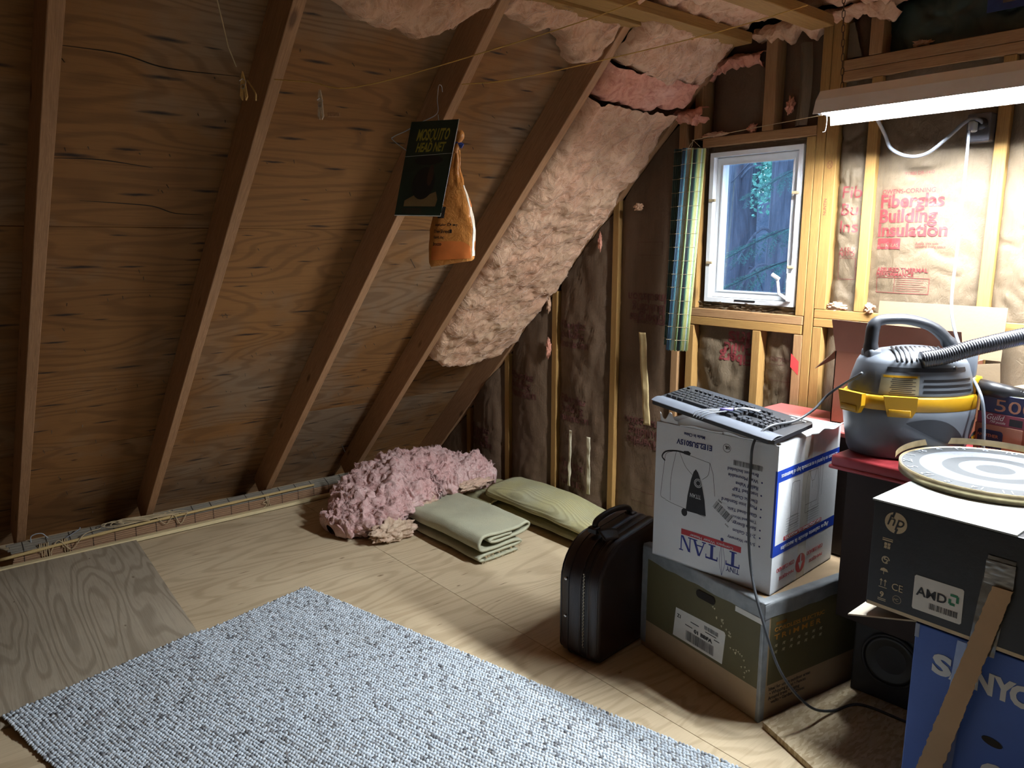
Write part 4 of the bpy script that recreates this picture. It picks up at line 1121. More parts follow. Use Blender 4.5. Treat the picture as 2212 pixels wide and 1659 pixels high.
# pile of pink insulation -------------------------------------------------
pile = thing('insulation_pile', 'crumpled heap of pink glass wool insulation on the floor by the eave', 'insulation', (-3.5, 2.1, 0))
spn = [(-3.46, 1.69, 0.035), (-3.47, 1.86, 0.10), (-3.52, 2.05, 0.145), (-3.56, 2.25, 0.17), (-3.52, 2.45, 0.175), (-3.44, 2.60, 0.165), (-3.36, 2.70, 0.15)]
hwid = [0.13, 0.245, 0.275, 0.265, 0.215, 0.15, 0.07]
hhei = [0.04, 0.095, 0.13, 0.135, 0.115, 0.09, 0.05]
SP = spline(spn, 20); NS = len(SP)
def interp(a, f):
    x = f * (len(a) - 1); i = min(int(x), len(a) - 2); return a[i] + (a[i + 1] - a[i]) * (x - i)
def pilefn(u, v, under=False):
    i = min(int(u * (NS - 1)), NS - 2); f = u * (NS - 1) - i
    c = SP[i].lerp(SP[i + 1], f)
    tg_ = (SP[i + 1] - SP[i]).normalized(); sd = tg_.cross(Vector((0, 0, 1))).normalized(); nn = sd.cross(tg_)
    cap = min(1.0, math.sqrt(max(0.0, 1 - (abs(2 * u - 1)) ** 10)) + 0.02)
    a = v * 2 * PI
    w_, h_ = interp(hwid, u) * cap, interp(hhei, u) * cap
    d = sd * (math.cos(a) * w_) + nn * (math.sin(a) * h_)
    p = c + d
    n = (sd * math.cos(a) / max(w_, .02) + nn * math.sin(a) / max(h_, .02)).normalized()
    wq = p + Vector((fbm(p * 14, 2), fbm(p * 14 + Vector((7, 0, 0)), 2), fbm(p * 14 + Vector((0, 7, 0)), 2))) * 0.03
    k = 0.040 * fbm(p * 7, 2) + 0.034 * abs(fbm(wq * 15, 2)) + 0.011 * fbm(wq * 46, 3) + 0.004 * fbm(p * 120, 2)
    q = p + n * k + Vector((fbm(p * 30 + Vector((5, 0, 0)), 2), fbm(p * 30 + Vector((0, 5, 0)), 2), 0)) * 0.012
    if q.z < 0.003: q.z = 0.003 + 0.002 * abs(noise.noise(p * 50))
    return q
MB().sheet(pilefn, 260, 190).build('wool', M['pink'], pile, True, fix=False)
tag(fibres(pilefn, 1800, 1.1, 1.0, Vector((.2, -.3, .9)).normalized(), 12, 9, 0.006, 0.0007, .02, .98, .02, .5).build('curled_fibres', M['fibre_pink'], pile, fix=False), kind='stuff')
ff = MB(); rr = random.Random(2)
for _ in range(900):
    u, v = rr.uniform(0.02, 0.98), rr.uniform(0.02, 0.5)
    p = pilefn(u, v); d = Vector((rr.uniform(-1, 1), rr.uniform(-1, 1), rr.uniform(0, 1))).normalized() * rr.uniform(0.008, 0.022)
    ff.tube([p, p + d * .5 + Vector((rr.uniform(-.004, .004), rr.uniform(-.004, .004), 0)), p + d], [0.0012, 0.0009, 0.0003], 4)
tag(ff.build('loose_fibres', M['pink'], pile, True, fix=False), kind='stuff')
tuft((-3.31, 2.10, 0.135), 0.05, M['tan_fluff'], pile, 51, (1.0, 2.6, .7), 'tan_edge', 5); tuft((-3.20, 1.90, 0.06), 0.045, M['tan_fluff'], pile, 52, (.9, 2.6, 1.2), 'tan_edge', 5); tuft((-3.30, 2.50, 0.16), 0.04, M['tan_fluff'], pile, 53, (1.0, 3.0, .6), 'tan_edge', 5)

# folded carpets ----------------------------------------------------------
def carpet_mat(name, c1, c2, ribs):
    t = NT(name); v = t.coords(rnd=False)
    n1 = t.noise(v, 5, 5, 0.6); n2 = t.noise(v, 260, 3, 0.6)
    c = t.mix(t.ramp(n1, [(0.35, 0.0), (0.65, 1.0)]), c1, c2)
    c = t.mix(t.ramp(n2, [(0.4, 0.0), (0.75, 0.5)]), c, tuple(x * 0.6 for x in c1))
    if ribs:
        s = t.n('SeparateXYZ'); t.l(v, s.inputs[0])
        k = t.math('SINE', t.math('MULTIPLY', t.math('SUBTRACT', s.outputs[2], t.math('MULTIPLY', s.outputs[1], 0.75)), 620.0))
        c = t.mix(t.ramp(k, [(0.2, 0.0), (0.9, 0.4)]), c, tuple(x * 0.45 for x in c1))
        t.bump(t.math('ADD', t.math('MULTIPLY', k, 0.5), n2), 0.5, 0.003)
    else:
        t.bump(n2, 0.5, 0.003)
    return t.out(c, 0.95, 0, 0.1)
M['carpet'] = carpet_mat('carpet_backing_khaki', (0.45, 0.445, 0.315), (0.395, 0.395, 0.29), False)
M['carpet2'] = carpet_mat('carpet_ribbed_olive', (0.42, 0.385, 0.195), (0.37, 0.36, 0.24), True)
def folded(path, x0, x1, th, m, parent, name, seed, skew=0.0, nx=40, sag=None):
    """ribbon folded in the YZ plane, extruded along X"""
    P = spline([(0, y, z) for y, z in path], 8); n = len(P)
    nor = []
    for i in range(n):
        d = P[min(i + 1, n - 1)] - P[max(i - 1, 0)]
        nor.append(Vector((0, -d.z, d.y)).normalized())
    def f(u, v, s):
        k = u * (n - 1); i = min(int(k), n - 2); g = k - i
        p = P[i].lerp(P[i + 1], g) + nor[i].lerp(nor[i + 1], g) * (s * th / 2)
        x = x0 + (x1 - x0) * v
        x += 0.012 * noise.noise((u * 7, seed, 0)) + skew * (p.y - path[0][0])
        w_ = 0.004 * fbm((x * 7, p.y * 7, seed), 3)
        z = p.z + w_ + (sag(x, p.y, p.z) if sag else 0)
        return (x, p.y + 0.005 * noise.noise((x * 6, p.z * 9, seed)), max(z, 0.0015 + (0.002 if s > 0 else 0)))
    return MB().sheet(lambda u, v: f(u, v, 1), n * 2, nx, lambda u, v: f(u, v, -1)).build(name, m, parent, True, fix=True)
c1 = thing('folded_carpet', 'khaki carpet offcut folded into a flat bundle in front of the pink heap', 'carpet', (-3.0, 2.2, 0))
folded([(2.31, 0.012), (2.2, 0.012), (2.10, 0.013), (2.063, 0.022), (2.085, 0.034), (2.2, 0.036), (2.29, 0.036), (2.335, 0.046), (2.30, 0.057), (2.18, 0.056), (2.09, 0.060), (2.062, 0.078), (2.068, 0.108), (2.10, 0.124), (2.2, 0.120), (2.30, 0.119), (2.37, 0.128), (2.392, 0.108), (2.36, 0.087), (2.26, 0.082), (2.17, 0.084), (2.13, 0.094), (2.16, 0.103), (2.27, 0.100)],
       -3.33, -2.70, 0.011, M['carpet'], c1, 'folds', 3.0, -0.06, 50, lambda x, y, z: 0.012 * math.sin((x + 3.3) * 4) * (z / 0.12))
rr = random.Random(8); fr_ = MB()
for k in range(60):
    y = 2.07 + 0.26 * rr.random(); z = rr.choice((0.012, 0.035))
    x = -2.70 - 0.06 * (y - 2.31)
    fr_.tube([(x - 0.004, y, z), (x + rr.uniform(.004, .014), y + rr.uniform(-.004, .004), z - rr.uniform(0, .008))], 0.0011, 4)
tag(fr_.build('frayed_edge', M['twine'], c1), kind='stuff')
c2 = thing('folded_carpet', 'olive ribbed carpet folded into a long bundle against the gable wall', 'carpet', (-2.7, 2.68, 0))
folded([(2.80, 0.016), (2.70, 0.016), (2.62, 0.016), (2.572, 0.030), (2.60, 0.046), (2.70, 0.048), (2.76, 0.050), (2.785, 0.066), (2.74, 0.080), (2.66, 0.078), (2.59, 0.082), (2.535, 0.105), (2.55, 0.137), (2.61, 0.152), (2.70, 0.155), (2.775, 0.150), (2.80, 0.135)],
       -3.22, -2.16, 0.012, M['carpet2'], c2, 'folds', 5.0, 0.05, 60, lambda x, y, z: (0.022 * math.sin((x + 3.25) * 5.2) + 0.012 * noise.noise((x * 5, y * 6, 2))) * max(0, z - 0.07) / 0.08)
folded([(2.79, 0.09), (2.68, 0.10), (2.58, 0.085), (2.52, 0.05), (2.50, 0.012)], -3.44, -3.18, 0.011, M['carpet2'], c2, 'tucked_end', 6.0, 0.0, 16)

# paper strips on the kraft facing ----------------------------------------
M['strip'] = plain('tan_paper', (0.52, 0.40, 0.20), 0.6, 0.15)
M['strip2'] = plain('pale_paper', (0.55, 0.50, 0.36), 0.6, 0.15)
def strip(x0, z0, x1, z1, wd, m, label, seed):
    def f(u, v, h):
        x = x0 + (x1 - x0) * v + wd * (u - 0.5) + 0.004 * noise.noise((v * 4, seed, 0)); z = z0 + (z1 - z0) * v
        return (x, 2.790 - 0.006 * fbm((v * 5, u, seed), 2) - h, z)
    tag(MB().sheet(lambda u, v: f(u, v, 0), 4, 40, lambda u, v: f(u, v, -0.0008)).build('paper_strip', m, None, True), label, 'paper strip', 'loose paper strips on the gable wall')
strip(-2.357, 1.078, -2.310, 0.635, 0.042, M['strip'], 'long tan paper strip hanging on the wall left of the keyboard', 1)
strip(-2.83, 0.51, -2.835, 0.20, 0.02, M['strip2'], 'narrow curled paper strip, left one of the two behind the olive carpet', 2)
strip(-2.697, 0.50, -2.690, 0.19, 0.027, M['strip2'], 'pale paper strip, right one of the two behind the olive carpet', 3)

# suitcase ----------------------------------------------------------------
M['leather'] = plain('brown_leatherette', (0.016, 0.0075, 0.0065), 0.38, 0.25, 9, bump=0.15, bscale=420, spec=0.5)
M['leather2'] = plain('brown_leatherette_dark', (0.010, 0.0055, 0.005), 0.45, 0.2, 9, bump=0.15, bscale=420)
M['zip'] = plain('brass_zip', (0.30, 0.25, 0.18), 0.4, 0.2, metal=0.8)
sc_ = thing('suitcase', 'dark brown soft suitcase standing beside the taped box', 'suitcase', (-1.80, 2.0, 0))
TSu = Matrix.Translation((-1.893, 1.815, 0.0)) @ Matrix.Rotation(math.radians(6.0), 4, 'Z')
def ssec(inset, x, hz=0.47, L=0.44, n=9, rb=0.045, rtp=0.09, rn=0.17):
    """rounded outline in local (y,z)"""
    o = []
    for cy, cz, r, a0 in ((rb, rb, rb, PI), (L - rb, rb, rb, 1.5 * PI), (L - rtp, hz - rtp, rtp, 0.0), (rn, hz - rn - 0.02, rn, .5 * PI)):
        for k in range(n):
            a = a0 + k / (n - 1) * PI / 2
            o.append((cy + (r - inset) * math.cos(a), cz + (r - inset) * math.sin(a)))
    return o
def shell(secs, name, m, parent, T=TSu):
    vs = []; fs = []
    n = None
    for x, ins in secs:
        s = ssec(ins, x); n = len(s)
        vs += [(x, y, z + 0.0) for y, z in s]
    for i in range(len(secs) - 1):
        for j in range(n):
            fs.append((i * n + j, i * n + (j + 1) % n, (i + 1) * n + (j + 1) % n, (i + 1) * n + j))
    fs.append(tuple(range(n))); fs.append(tuple((len(secs) - 1) * n + j for j in range(n)))
    return MB(T).add(vs, fs).build(name, m, parent, True)
shell([(0.000, 0.030), (0.006, 0.012), (0.02, 0.003), (0.06, 0.0), (0.096, 0.002), (0.100, 0.006)], 'main_shell', M['leather'], sc_)
shell([(0.100, 0.006), (0.104, 0.0035), (0.130, 0.003), (0.136, 0.007)], 'expander', M['leather2'], sc_)
shell([(0.136, 0.006), (0.140, 0.001), (0.165, 0.004), (0.176, 0.014), (0.180, 0.032)], 'front_pocket', M['leather'], sc_)
for x, ins, m, r in ((0.100, 0.0045, 'leather', 0.004), (0.136, 0.0045, 'leather', 0.004), (0.171, 0.010, 'leather', 0.0035), (0.006, 0.012, 'leather', 0.004), (0.050, -0.0005, 'leather2', 0.0012)):
    MB(TSu).tube([(x, y, z) for y, z in ssec(ins, x)], r, 6, closed=True).build('piping', M[m], sc_, True)
pts = ssec(-0.001, 0.118)
zp = MB(TSu)
for k in range(46):
    z = 0.06 + k * 0.0062
    zp.box(0.1145 if k % 2 else 0.117, 0.119 if k % 2 else 0.1215, 0.0005, 0.0045, z, z + 0.004)
tag(zp.build('zip_teeth', M['zip'], sc_), kind='stuff')
for z in (0.30, 0.155):
    MB(TSu).ico((0.036, 0.0, z), 0.007, 2, (1, .5, 1)).build('stud', M['steel'], sc_, True)
hd = MB(TSu).tube(spline([(0.07, 0.12, 0.46), (0.072, 0.13, 0.495), (0.075, 0.20, 0.512), (0.075, 0.28, 0.508), (0.072, 0.33, 0.49), (0.07, 0.34, 0.46)], 8), 0.011, 10).build('handle', M['leather2'], sc_, True)
for y in (0.115, 0.345):
    MB(TSu).rbox(0.052, 0.092, y - 0.016, y + 0.016, 0.452, 0.476, 0.006, 2).build('handle_mount', M['leather2'], hd)
MB(TSu).sheet(lambda u, v: (0.10 + 0.05 * u + 0.012 * v, 0.10 + 0.10 * v - 0.02 * u, 0.475 - 0.02 * u - 0.02 * v * v), 4, 10, lambda u, v: (0.10 + 0.05 * u + 0.012 * v, 0.10 + 0.10 * v - 0.02 * u, 0.471 - 0.02 * u - 0.02 * v * v)).build('luggage_tag', M['leather2'], sc_, True)

# striped mat hanging by the window --------------------------------------
mat_ = thing('striped_mat', 'folded striped reed mat in green, blue and yellow hanging beside the window', 'mat', (-2.13, 2.78, 1.01))
SM = {k: plain('reed_' + k, c, 0.55, 0.15) for k, c in dict(teal=(0.035, 0.085, 0.08), navy=(0.025, 0.055, 0.09), blue=(0.16, 0.42, 0.55), pale=(0.60, 0.74, 0.72), yellow=(0.60, 0.62, 0.24), lime=(0.30, 0.45, 0.22), black=(0.012, 0.018, 0.02)).items()}
lay = [(-2.212, 2.800, 'teal')] 
seq = ['teal'] * 9 + ['navy', 'navy', 'blue', 'pale', 'pale', 'yellow'] + ['black'] * 3 + ['lime', 'black', 'black', 'teal', 'lime', 'yellow', 'yellow', 'pale', 'lime', 'yellow']
px = [(-2.196 + 0.0078 * k, 2.782 + 0.0024 * k) for k in range(9)] + [(-2.128 + 0.0064 * k, 2.752 + 0.0032 * k) for k in range(6)] + [(-2.092 + 0.004 * k, 2.778 + 0.007 * k) for k in range(3)] + [(-2.078 + 0.0048 * k, 2.752 + 0.0028 * k) for k in range(10)]
for k, ((x, y), cn) in enumerate(zip(px, seq)):
    zt = 1.898 - 0.0004 * k; zb = 1.035 - 0.02 * (k > 8) + 0.004 * (k % 2) + (0.0 if k < 18 else 0.003)
    lean = -0.018 if k < 9 else -0.050
    MB().tube([(x, y, zt), (x + lean * 0.5, y + 0.002, (zt + zb) / 2), (x + lean, y, zb)], 0.0042, 6).build('reed', SM[cn], mat_, True)
for k in range(15):
    z = 1.885 - k * 0.0585; q = (1.898 - z) / 0.87
    for a, b in ((0, 8), (9, 14), (18, 27)):
        ln = -0.018 if a == 0 else -0.050
        p, q2 = px[a], px[b]
        MB().tube([(p[0] + ln * q - .003, p[1] - 0.0055, z), (q2[0] + ln * q + .003, q2[1] - 0.0055, z + 0.002)], 0.0009, 4).build('binding_thread', M['twine'], mat_)
MB().tube([(-2.11, 2.762, 1.893), (-2.095, 2.775, 1.925), (-2.085, 2.75, 1.893)], 0.0012, 5).tube([(-2.095, 2.775, 1.925), (-2.04, 2.748, 1.892)], 0.0012, 5).build('hanging_loop', M['twine'], mat_)
# ------------------------------------------------------------------ stacked boxes, right side
class Bx:
    """box with its own frame: x to the right along the front, y into depth, z up"""
    def __init__(s, corner, ang, w, d, h, left=False):
        c = Vector(corner); x = Vector((math.cos(ang), math.sin(ang), 0)); y = Vector((-math.sin(ang), math.cos(ang), 0))
        if left: c = c - x * w
        s.x, s.y, s.z = x, y, Vector((0, 0, 1)); s.o = c; s.w, s.d, s.h = w, d, h
        s.T = frame(c, x, y)
    def F(s, u, v, e=0.0007, inv=False):                 # frame on the front face
        p = s.o + s.x * u + s.z * v - s.y * e
        return frame(p, -s.x, -s.z) if inv else frame(p, s.x, s.z)
    def R(s, u, v, e=0.0007, inv=False):                 # right face, u from the front corner
        p = s.o + s.x * (s.w + e) + s.y * u + s.z * v
        return frame(p, -s.y, -s.z) if inv else frame(p, s.y, s.z)
    def rect(s, face, u0, u1, v0, v1, m, parent, name='printed_panel', e=0.0005):
        T = getattr(s, face)(0, 0, e)
        return MB(T).add([(u0, v0, 0), (u1, v0, 0), (u1, v1, 0), (u0, v1, 0)], [(0, 1, 2, 3)]).build(name, m, parent, fix=False)
    def poly(s, face, pts, m, parent, name='printed_shape', e=0.0006):
        T = getattr(s, face)(0, 0, e)
        return MB(T).add([(a, b, 0) for a, b in pts], [tuple(range(len(pts)))]).build(name, m, parent, fix=False)
    def lines(s, face, paths, r, m, parent, name='printed_lines', e=0.0004):
        mb = MB(getattr(s, face)(0, 0, e))
        for p in paths:
            for (a, b), (c, d) in zip(p[:-1], p[1:]):
                dx, dy = c - a, d - b; L = math.hypot(dx, dy) or 1; nx, ny = -dy / L * r, dx / L * r
                mb.add([(a + nx, b + ny, 0), (c + nx, d + ny, 0), (c - nx, d - ny, 0), (a - nx, b - ny, 0)], [(0, 1, 2, 3)])
        return mb.build(name, m, parent, fix=False)
    def bars(s, face, u0, u1, v0, v1, m, parent, seed, inv=False, e=0.0008, T=None):
        rr = random.Random(seed); mb = MB(T if T is not None else getattr(s, face)(0, 0, e)); u = u0
        while u < u1:
            a = rr.choice((0.0008, 0.0012, 0.002)); mb.add([(u, v0, 0), (min(u + a, u1), v0, 0), (min(u + a, u1), v1, 0), (u, v1, 0)], [(0, 1, 2, 3)])
            u += a + rr.choice((0.0008, 0.0014, 0.002))
        return mb.build('barcode', m, parent, fix=False)
sm = lambda pts, n=6: [(p.x, p.y) for p in spline([(a, b, 0) for a, b in pts], n)]

def card_mat(name, c, rough=0.7, var=0.1):
    t = NT(name); v = t.coords(rnd=False)
    a = t.noise(v, 6, 5, 0.6); b = t.noise(v, 90, 3)
    t.bump(t.math('ADD', t.math('MULTIPLY', a, 2.0), b), 0.12, 0.004)
    return t.out(t.mix(t.ramp(a, [(0.3, 0.0), (0.75, 1.0)]), tuple(min(1, x * (1 + var)) for x in c), tuple(x * (1 - var) for x in c)), rough, 0, 0.3)
M['carton'] = card_mat('brown_cardboard', (0.36, 0.255, 0.15))
M['olive'] = card_mat('olive_print', (0.11, 0.095, 0.045), 0.55)
M['duct'] = plain('duct_tape', (0.20, 0.215, 0.225), 0.32, 0.15, 30, bump=0.5, bscale=26, spec=0.6)
M['boxwhite'] = card_mat('white_carton', (0.64, 0.66, 0.675), 0.5, 0.03)
M['ink'] = plain('black_ink', (0.015, 0.015, 0.018), 0.6)
M['navy_ink'] = plain('navy_ink', (0.022, 0.028, 0.13), 0.6)
M['blue_ink'] = plain('blue_ink', (0.010, 0.042, 0.33), 0.5)
M['red2'] = plain('red_print', (0.42, 0.022, 0.03), 0.5)
M['paper'] = plain('label_paper', (0.62, 0.61, 0.57), 0.6, 0.05)
M['tape'] = plain('clear_tape_sheen', (0.58, 0.56, 0.50), 0.15, 0.08, spec=0.7)
M['orange_ink'] = plain('orange_ink', (0.50, 0.22, 0.035), 0.6)
M['cream_ink'] = plain('cream_ink', (0.60, 0.53, 0.34), 0.6)

# taped box ---------------------------------------------------------------
tb_ = thing('taped_box', 'large olive and brown carton sealed with grey tape, standing on the floor', 'box', (-1.45, 2.35, 0))
B = Bx((-1.168, 2.002, 0.002), math.radians(-9.0), 0.565, 0.66, 0.402, True)
MB(B.T).rbox(0, B.w, 0, B.d, 0, B.h, 0.004, 2).build('carton', M['carton'], tb_)
lab = lambda d: B.w - d
B.rect('F', 0.012, 0.553, 0.110, 0.352, M['olive'], tb_); B.rect('R', 0.03, 0.64, 0.118, 0.352, M['olive'], tb_)
def wrapped_tape(B, z0, m, parent, over=0.03):
    def f(u, v):
        # front: from z0 up over the edge; slight puckers
        p = 0.0012 + 0.0018 * abs(noise.noise((u * 26, v * 4, 1)))
        if v < 0.7:
            return B.T @ Vector((B.w * u, -p, z0 + 0.006 * noise.noise((u * 7, 0, 0)) + (B.h - z0) * v / 0.7))
        return B.T @ Vector((B.w * u, over * (v - 0.7) / 0.3, B.h + p))
    MB().sheet(f, 60, 10).build('tape', m, parent, True, fix=False)
    def g(u, v):
        p = 0.0012 + 0.0018 * abs(noise.noise((u * 26, v * 4, 7)))
        if v < 0.7:
            return B.T @ Vector((B.w + p, B.d * u, z0 + 0.01 * noise.noise((u * 7, 3, 0)) + (B.h - z0) * v / 0.7))
        return B.T @ Vector((B.w - over * (v - 0.7) / 0.3, B.d * u, B.h + p))
    MB().sheet(g, 60, 10).build('tape', m, parent, True, fix=False)
wrapped_tape(B, 0.350, M['duct'], tb_)
MB(B.T).sheet(lambda u, v: (B.w - 0.012 + 0.0125 * min(1, u * 2) + 0.0012 * abs(noise.noise((v * 18, u, 2))), -0.0015 + (0 if u < .5 else (u - .5) * 0.05), B.h * v), 6, 40).build('corner_tape', M['duct'], tb_, True, fix=False)
MB(B.T).sheet(lambda u, v: (-0.0015 + 0.03 * u, -0.0015 - 0.0015 * abs(noise.noise((v * 16, u * 3, 4))), 0.02 + (B.h - 0.03) * v), 6, 30).build('corner_tape', M['duct'], tb_, True, fix=False)
hole = [(0.280 + sx * 0.030 + 0.014 * math.cos(a), 0.324 + 0.014 * math.sin(a)) for sx, a0 in ((1, -PI / 2), (-1, PI / 2)) for a in [a0 + k * PI / 8 for k in range(9)]]
B.poly('F', [(u + 0.04, v) for u, v in hole], M['dark'], tb_, 'hand_hole', 0.0032)
lb = B.poly('F', [(lab(.384), .228), (lab(.394), .119), (lab(.160), .121), (lab(.151), .23), (lab(.158), .238)], M['paper'], tb_, 'shipping_label', 0.0009)
text('Z1', B.F(lab(.376), .196, 0.0016), .014, M['ink'], lb, bold=.02, fith=.013); text('01 BBFA', B.F(lab(.292), .172, 0.0016), .016, M['ink'], lb, bold=.04, fit=.085, fith=.014)
B.bars('F', lab(.330), lab(.200), .130, .166, M['ink'], lb, 1, e=0.0016); B.bars('F', lab(.245), lab(.182), .207, .222, M['ink'], lb, 2, e=0.0016)
B.lines('F', [[(lab(.335), .185), (lab(.30), .185)], [(lab(.24), .20), (lab(.19), .20)], [(lab(.31), .205), (lab(.27), .205)], [(lab(.2), .19), (lab(.175), .19)]], 0.0016, M['ink'], lb, e=0.0015)
B.rect('F', lab(.115), lab(.004), .332, .350, M['paper'], tb_, 'small_label', 0.0028)
ar = []
rr = random.Random(3)
for k in range(34):
    u, v = lab(.21) + 0.155 * (k / 34) + rr.uniform(-.012, .012), .30 - 0.17 * (k / 34) + rr.uniform(-.02, .02)
    ar.append([(u, v), (u + .006, v + .004), (u + .004, v - .003)])
B.lines('F', ar, 0.0007, M['cream_ink'], tb_, 'printed_pattern', 0.0007)
text('CORDLESS ELECTRIC', B.R(.050, .296), .018, M['orange_ink'], tb_, fit=.24, fith=.014, bold=.02); text('TRIMMER', B.R(.050, .268), .022, M['orange_ink'], tb_, fit=.225, fith=.018, bold=.02, spacing=1.5)
B.rect('R', .055, .105, .318, .328, M['orange_ink'], tb_)
for i in range(2):
    for k in range(7): text('FE', B.R(.055 + .036 * k, .243 - .022 * i), .013, M['cream_ink'], tb_, fith=.009, shear=.3)
text('Ideal for use in outdoor areas\n \u2022 Whipping grass \u2022 Fences\nAround trees \u2022 Edging\n   walks \u2022 Garden \u2022 Drives', B.R(.040, .096), .013, M['ink'], tb_, fit=.20, line=.95)

# water-heater box, upside down ---------------------------------------------
ti = thing('heater_box', 'white water heater carton standing upside down on the taped box', 'box', (-1.42, 2.27, 0.405))
TZ = 0.4075
B = Bx((-1.19, 2.06, TZ), math.radians(3.0), 0.452, 0.425, 0.484, True)
TI = B
mb = MB(B.T); t_ = 0.004
mb.box(0, B.w, 0, t_, 0, B.h).box(0, B.w, B.d - t_, B.d, 0, B.h).box(0, t_, t_, B.d - t_, 0, B.h).box(B.w - t_, B.w, t_, B.d - t_, 0, B.h).box(0, B.w, 0, B.d, 0, t_).box(t_, B.w - t_, t_, B.d - t_, B.h - 0.02, B.h - 0.016)
mb.build('carton', M['boxwhite'], ti)
def flapf(p0, p1, dz, out, seed, n=18, m='boxwhite'):
    p0, p1, out = Vector(p0), Vector(p1), Vector(out)
    def f(u, v, s=0.0):
        k = dz * (0.55 + 0.45 * noise.noise((u * 3.1, seed, 0)) + 0.25 * math.sin(u * 9 + seed))
        p = p0.lerp(p1, u) + out * v + Vector((0, 0, 1)) * (k * v + s)
        return B.T @ p
    MB().sheet(lambda u, v: f(u, v, .0015), n, 5, lambda u, v: f(u, v, -.0015)).build('flap', M[m], ti, True)
flapf((0.012, 0.004, B.h), (0.085, 0.004, B.h), 0.045, (0, -0.004, 0), 2); flapf((0.09, 0.004, B.h), (0.25, 0.004, B.h), 0.016, (0.01, -0.008, 0), 4); flapf((0.26, 0.004, B.h), (0.44, 0.004, B.h), 0.016, (0, -0.008, 0), 7)
flapf((B.w - 0.003, 0.02, B.h), (B.w - 0.003, 0.20, B.h), 0.016, (-0.02, 0, 0), 9); flapf((B.w - 0.003, 0.21, B.h), (B.w - 0.003, 0.41, B.h), 0.018, (0.026, 0, 0), 12)
fu = lambda d: B.w - d
BI = lambda s, d, z, m='navy_ink', **k: text(s, B.F(fu(d), z, 0.0009, True), .012, M[m], ti, **k)
BI('E1E2.5US015V', .231, .440, fit=.137, fith=.019, bold=.03); BI('Made In China', .259, .466, fit=.081, fith=.011, bold=.02)
BI('5-Year Warranty', .060, .155, fit=.098); BI('2-1/2 Gallon', .060, .183, fit=.080); BI('Saves Energy,', .060, .208, fit=.086); BI('Time and Water', .060, .228, fit=.09)
BI('Glass-lined Tank', .060, .251, fit=.104); BI('Plugs into Standard', .061, .277, fit=.125); BI('Electric Outlet', .061, .297, fit=.09); BI('Installed T&P', .061, .321, fit=.088); BI('Relief Valve', .061, .341, fit=.078); BI('Wall Mountable', .062, .363, fit=.105); BI('Bracket Included', .062, .383, fit=.108)
for d, z in ((.045, .149), (.045, .177), (.046, .202), (.047, .245), (.047, .271), (.049, .315), (.049, .357)):
    B.poly('F', [(fu(d) + .003 * math.cos(a), z + .003 * math.sin(a)) for a in [k * PI / 5 for k in range(10)]], M['navy_ink'], ti, 'bullet')
B.lines('F', [[(fu(.177) + .0135 * math.cos(a), .443 + .0135 * math.sin(a)) for a in [k * PI / 14 for k in range(29)]]], .0007, M['ink'], ti, 'ring_mark'); BI('UL', .168, .449, 'ink', fit=.016, bold=.04)
B.bars('F', fu(.150), fu(.049), .393, .410, M['ink'], ti, 5)
B.rect('F', fu(.335), fu(.107), .108, .128, M['red2'], ti); BI('Compact Water Heater', .135, .122, 'boxwhite', fit=.165, fith=.0125)
# TITAN lettering with serifs, the second letter drawn as a sword
def serifT(d0, d1, z0, z1, cap):      # inverted T: cap bar at low z
    c = (d0 + d1) / 2; w_ = 0.0055
    P = lambda pts: B.poly('F', [(fu(d), z) for d, z in pts], M['blue_ink2'], ti, 'letter')
    P([(d0, z0), (d1, z0), (d1, z0 + cap), (d0, z0 + cap)][::-1]); P([(c - w_, z0), (c + w_, z0), (c + w_, z1), (c - w_, z1)][::-1])
    P([(c - .013, z1 - .004), (c + .013, z1 - .004), (c + .013, z1), (c - .013, z1)][::-1])
    for d in (d0, d1 - .003): P([(d, z0), (d + .003, z0), (d + .003, z0 + .015), (d, z0 + .015)][::-1])
M['blue_ink2'] = plain('deep_blue_print', (0.012, 0.022, 0.20), 0.5)
serifT(.109, .160, .052, .104, .006); serifT(.190, .236, .052, .104, .006)
P = lambda pts: B.poly('F', [(fu(d), z) for d, z in pts][::-1], M['blue_ink2'], ti, 'letter')
P([(.258, .050), (.263, .050), (.244, .104), (.240, .104)]); P([(.257, .050), (.266, .050), (.287, .104), (.277, .104)]); P([(.248, .084), (.276, .084), (.276, .088), (.248, .088)]); P([(.236, .100), (.252, .100), (.252, .104), (.236, .104)]); P([(.270, .100), (.293, .100), (.293, .104), (.270, .104)])
P([(.296, .052), (.300, .052), (.300, .104), (.296, .104)]); P([(.294, .052), (.304, .052), (.334, .104), (.325, .104)]); P([(.331, .052), (.335, .052), (.335, .104), (.331, .104)]); P([(.289, .100), (.306, .100), (.306, .104), (.289, .104)]); P([(.324, .050), (.341, .050), (.341, .054), (.324, .054)])
BI('TINY', .109, .049, 'navy_ink', fit=.048, fith=.017)
B.lines('F', [sm([(fu(.172), .010), (fu(.183), .055), (fu(.180), .108)]), sm([(fu(.172), .010), (fu(.163), .055), (fu(.172), .108)]), [(fu(.172), .010), (fu(.177), .11)]], .0006, M['navy_ink'], ti, 'sword_drawing')
B.poly('F', [(fu(.177) + .006 * math.cos(a), .134 + .006 * math.sin(a)) for a in [k * PI / 6 for k in range(12)]], M['navy_ink'], ti, 'sword_pommel')
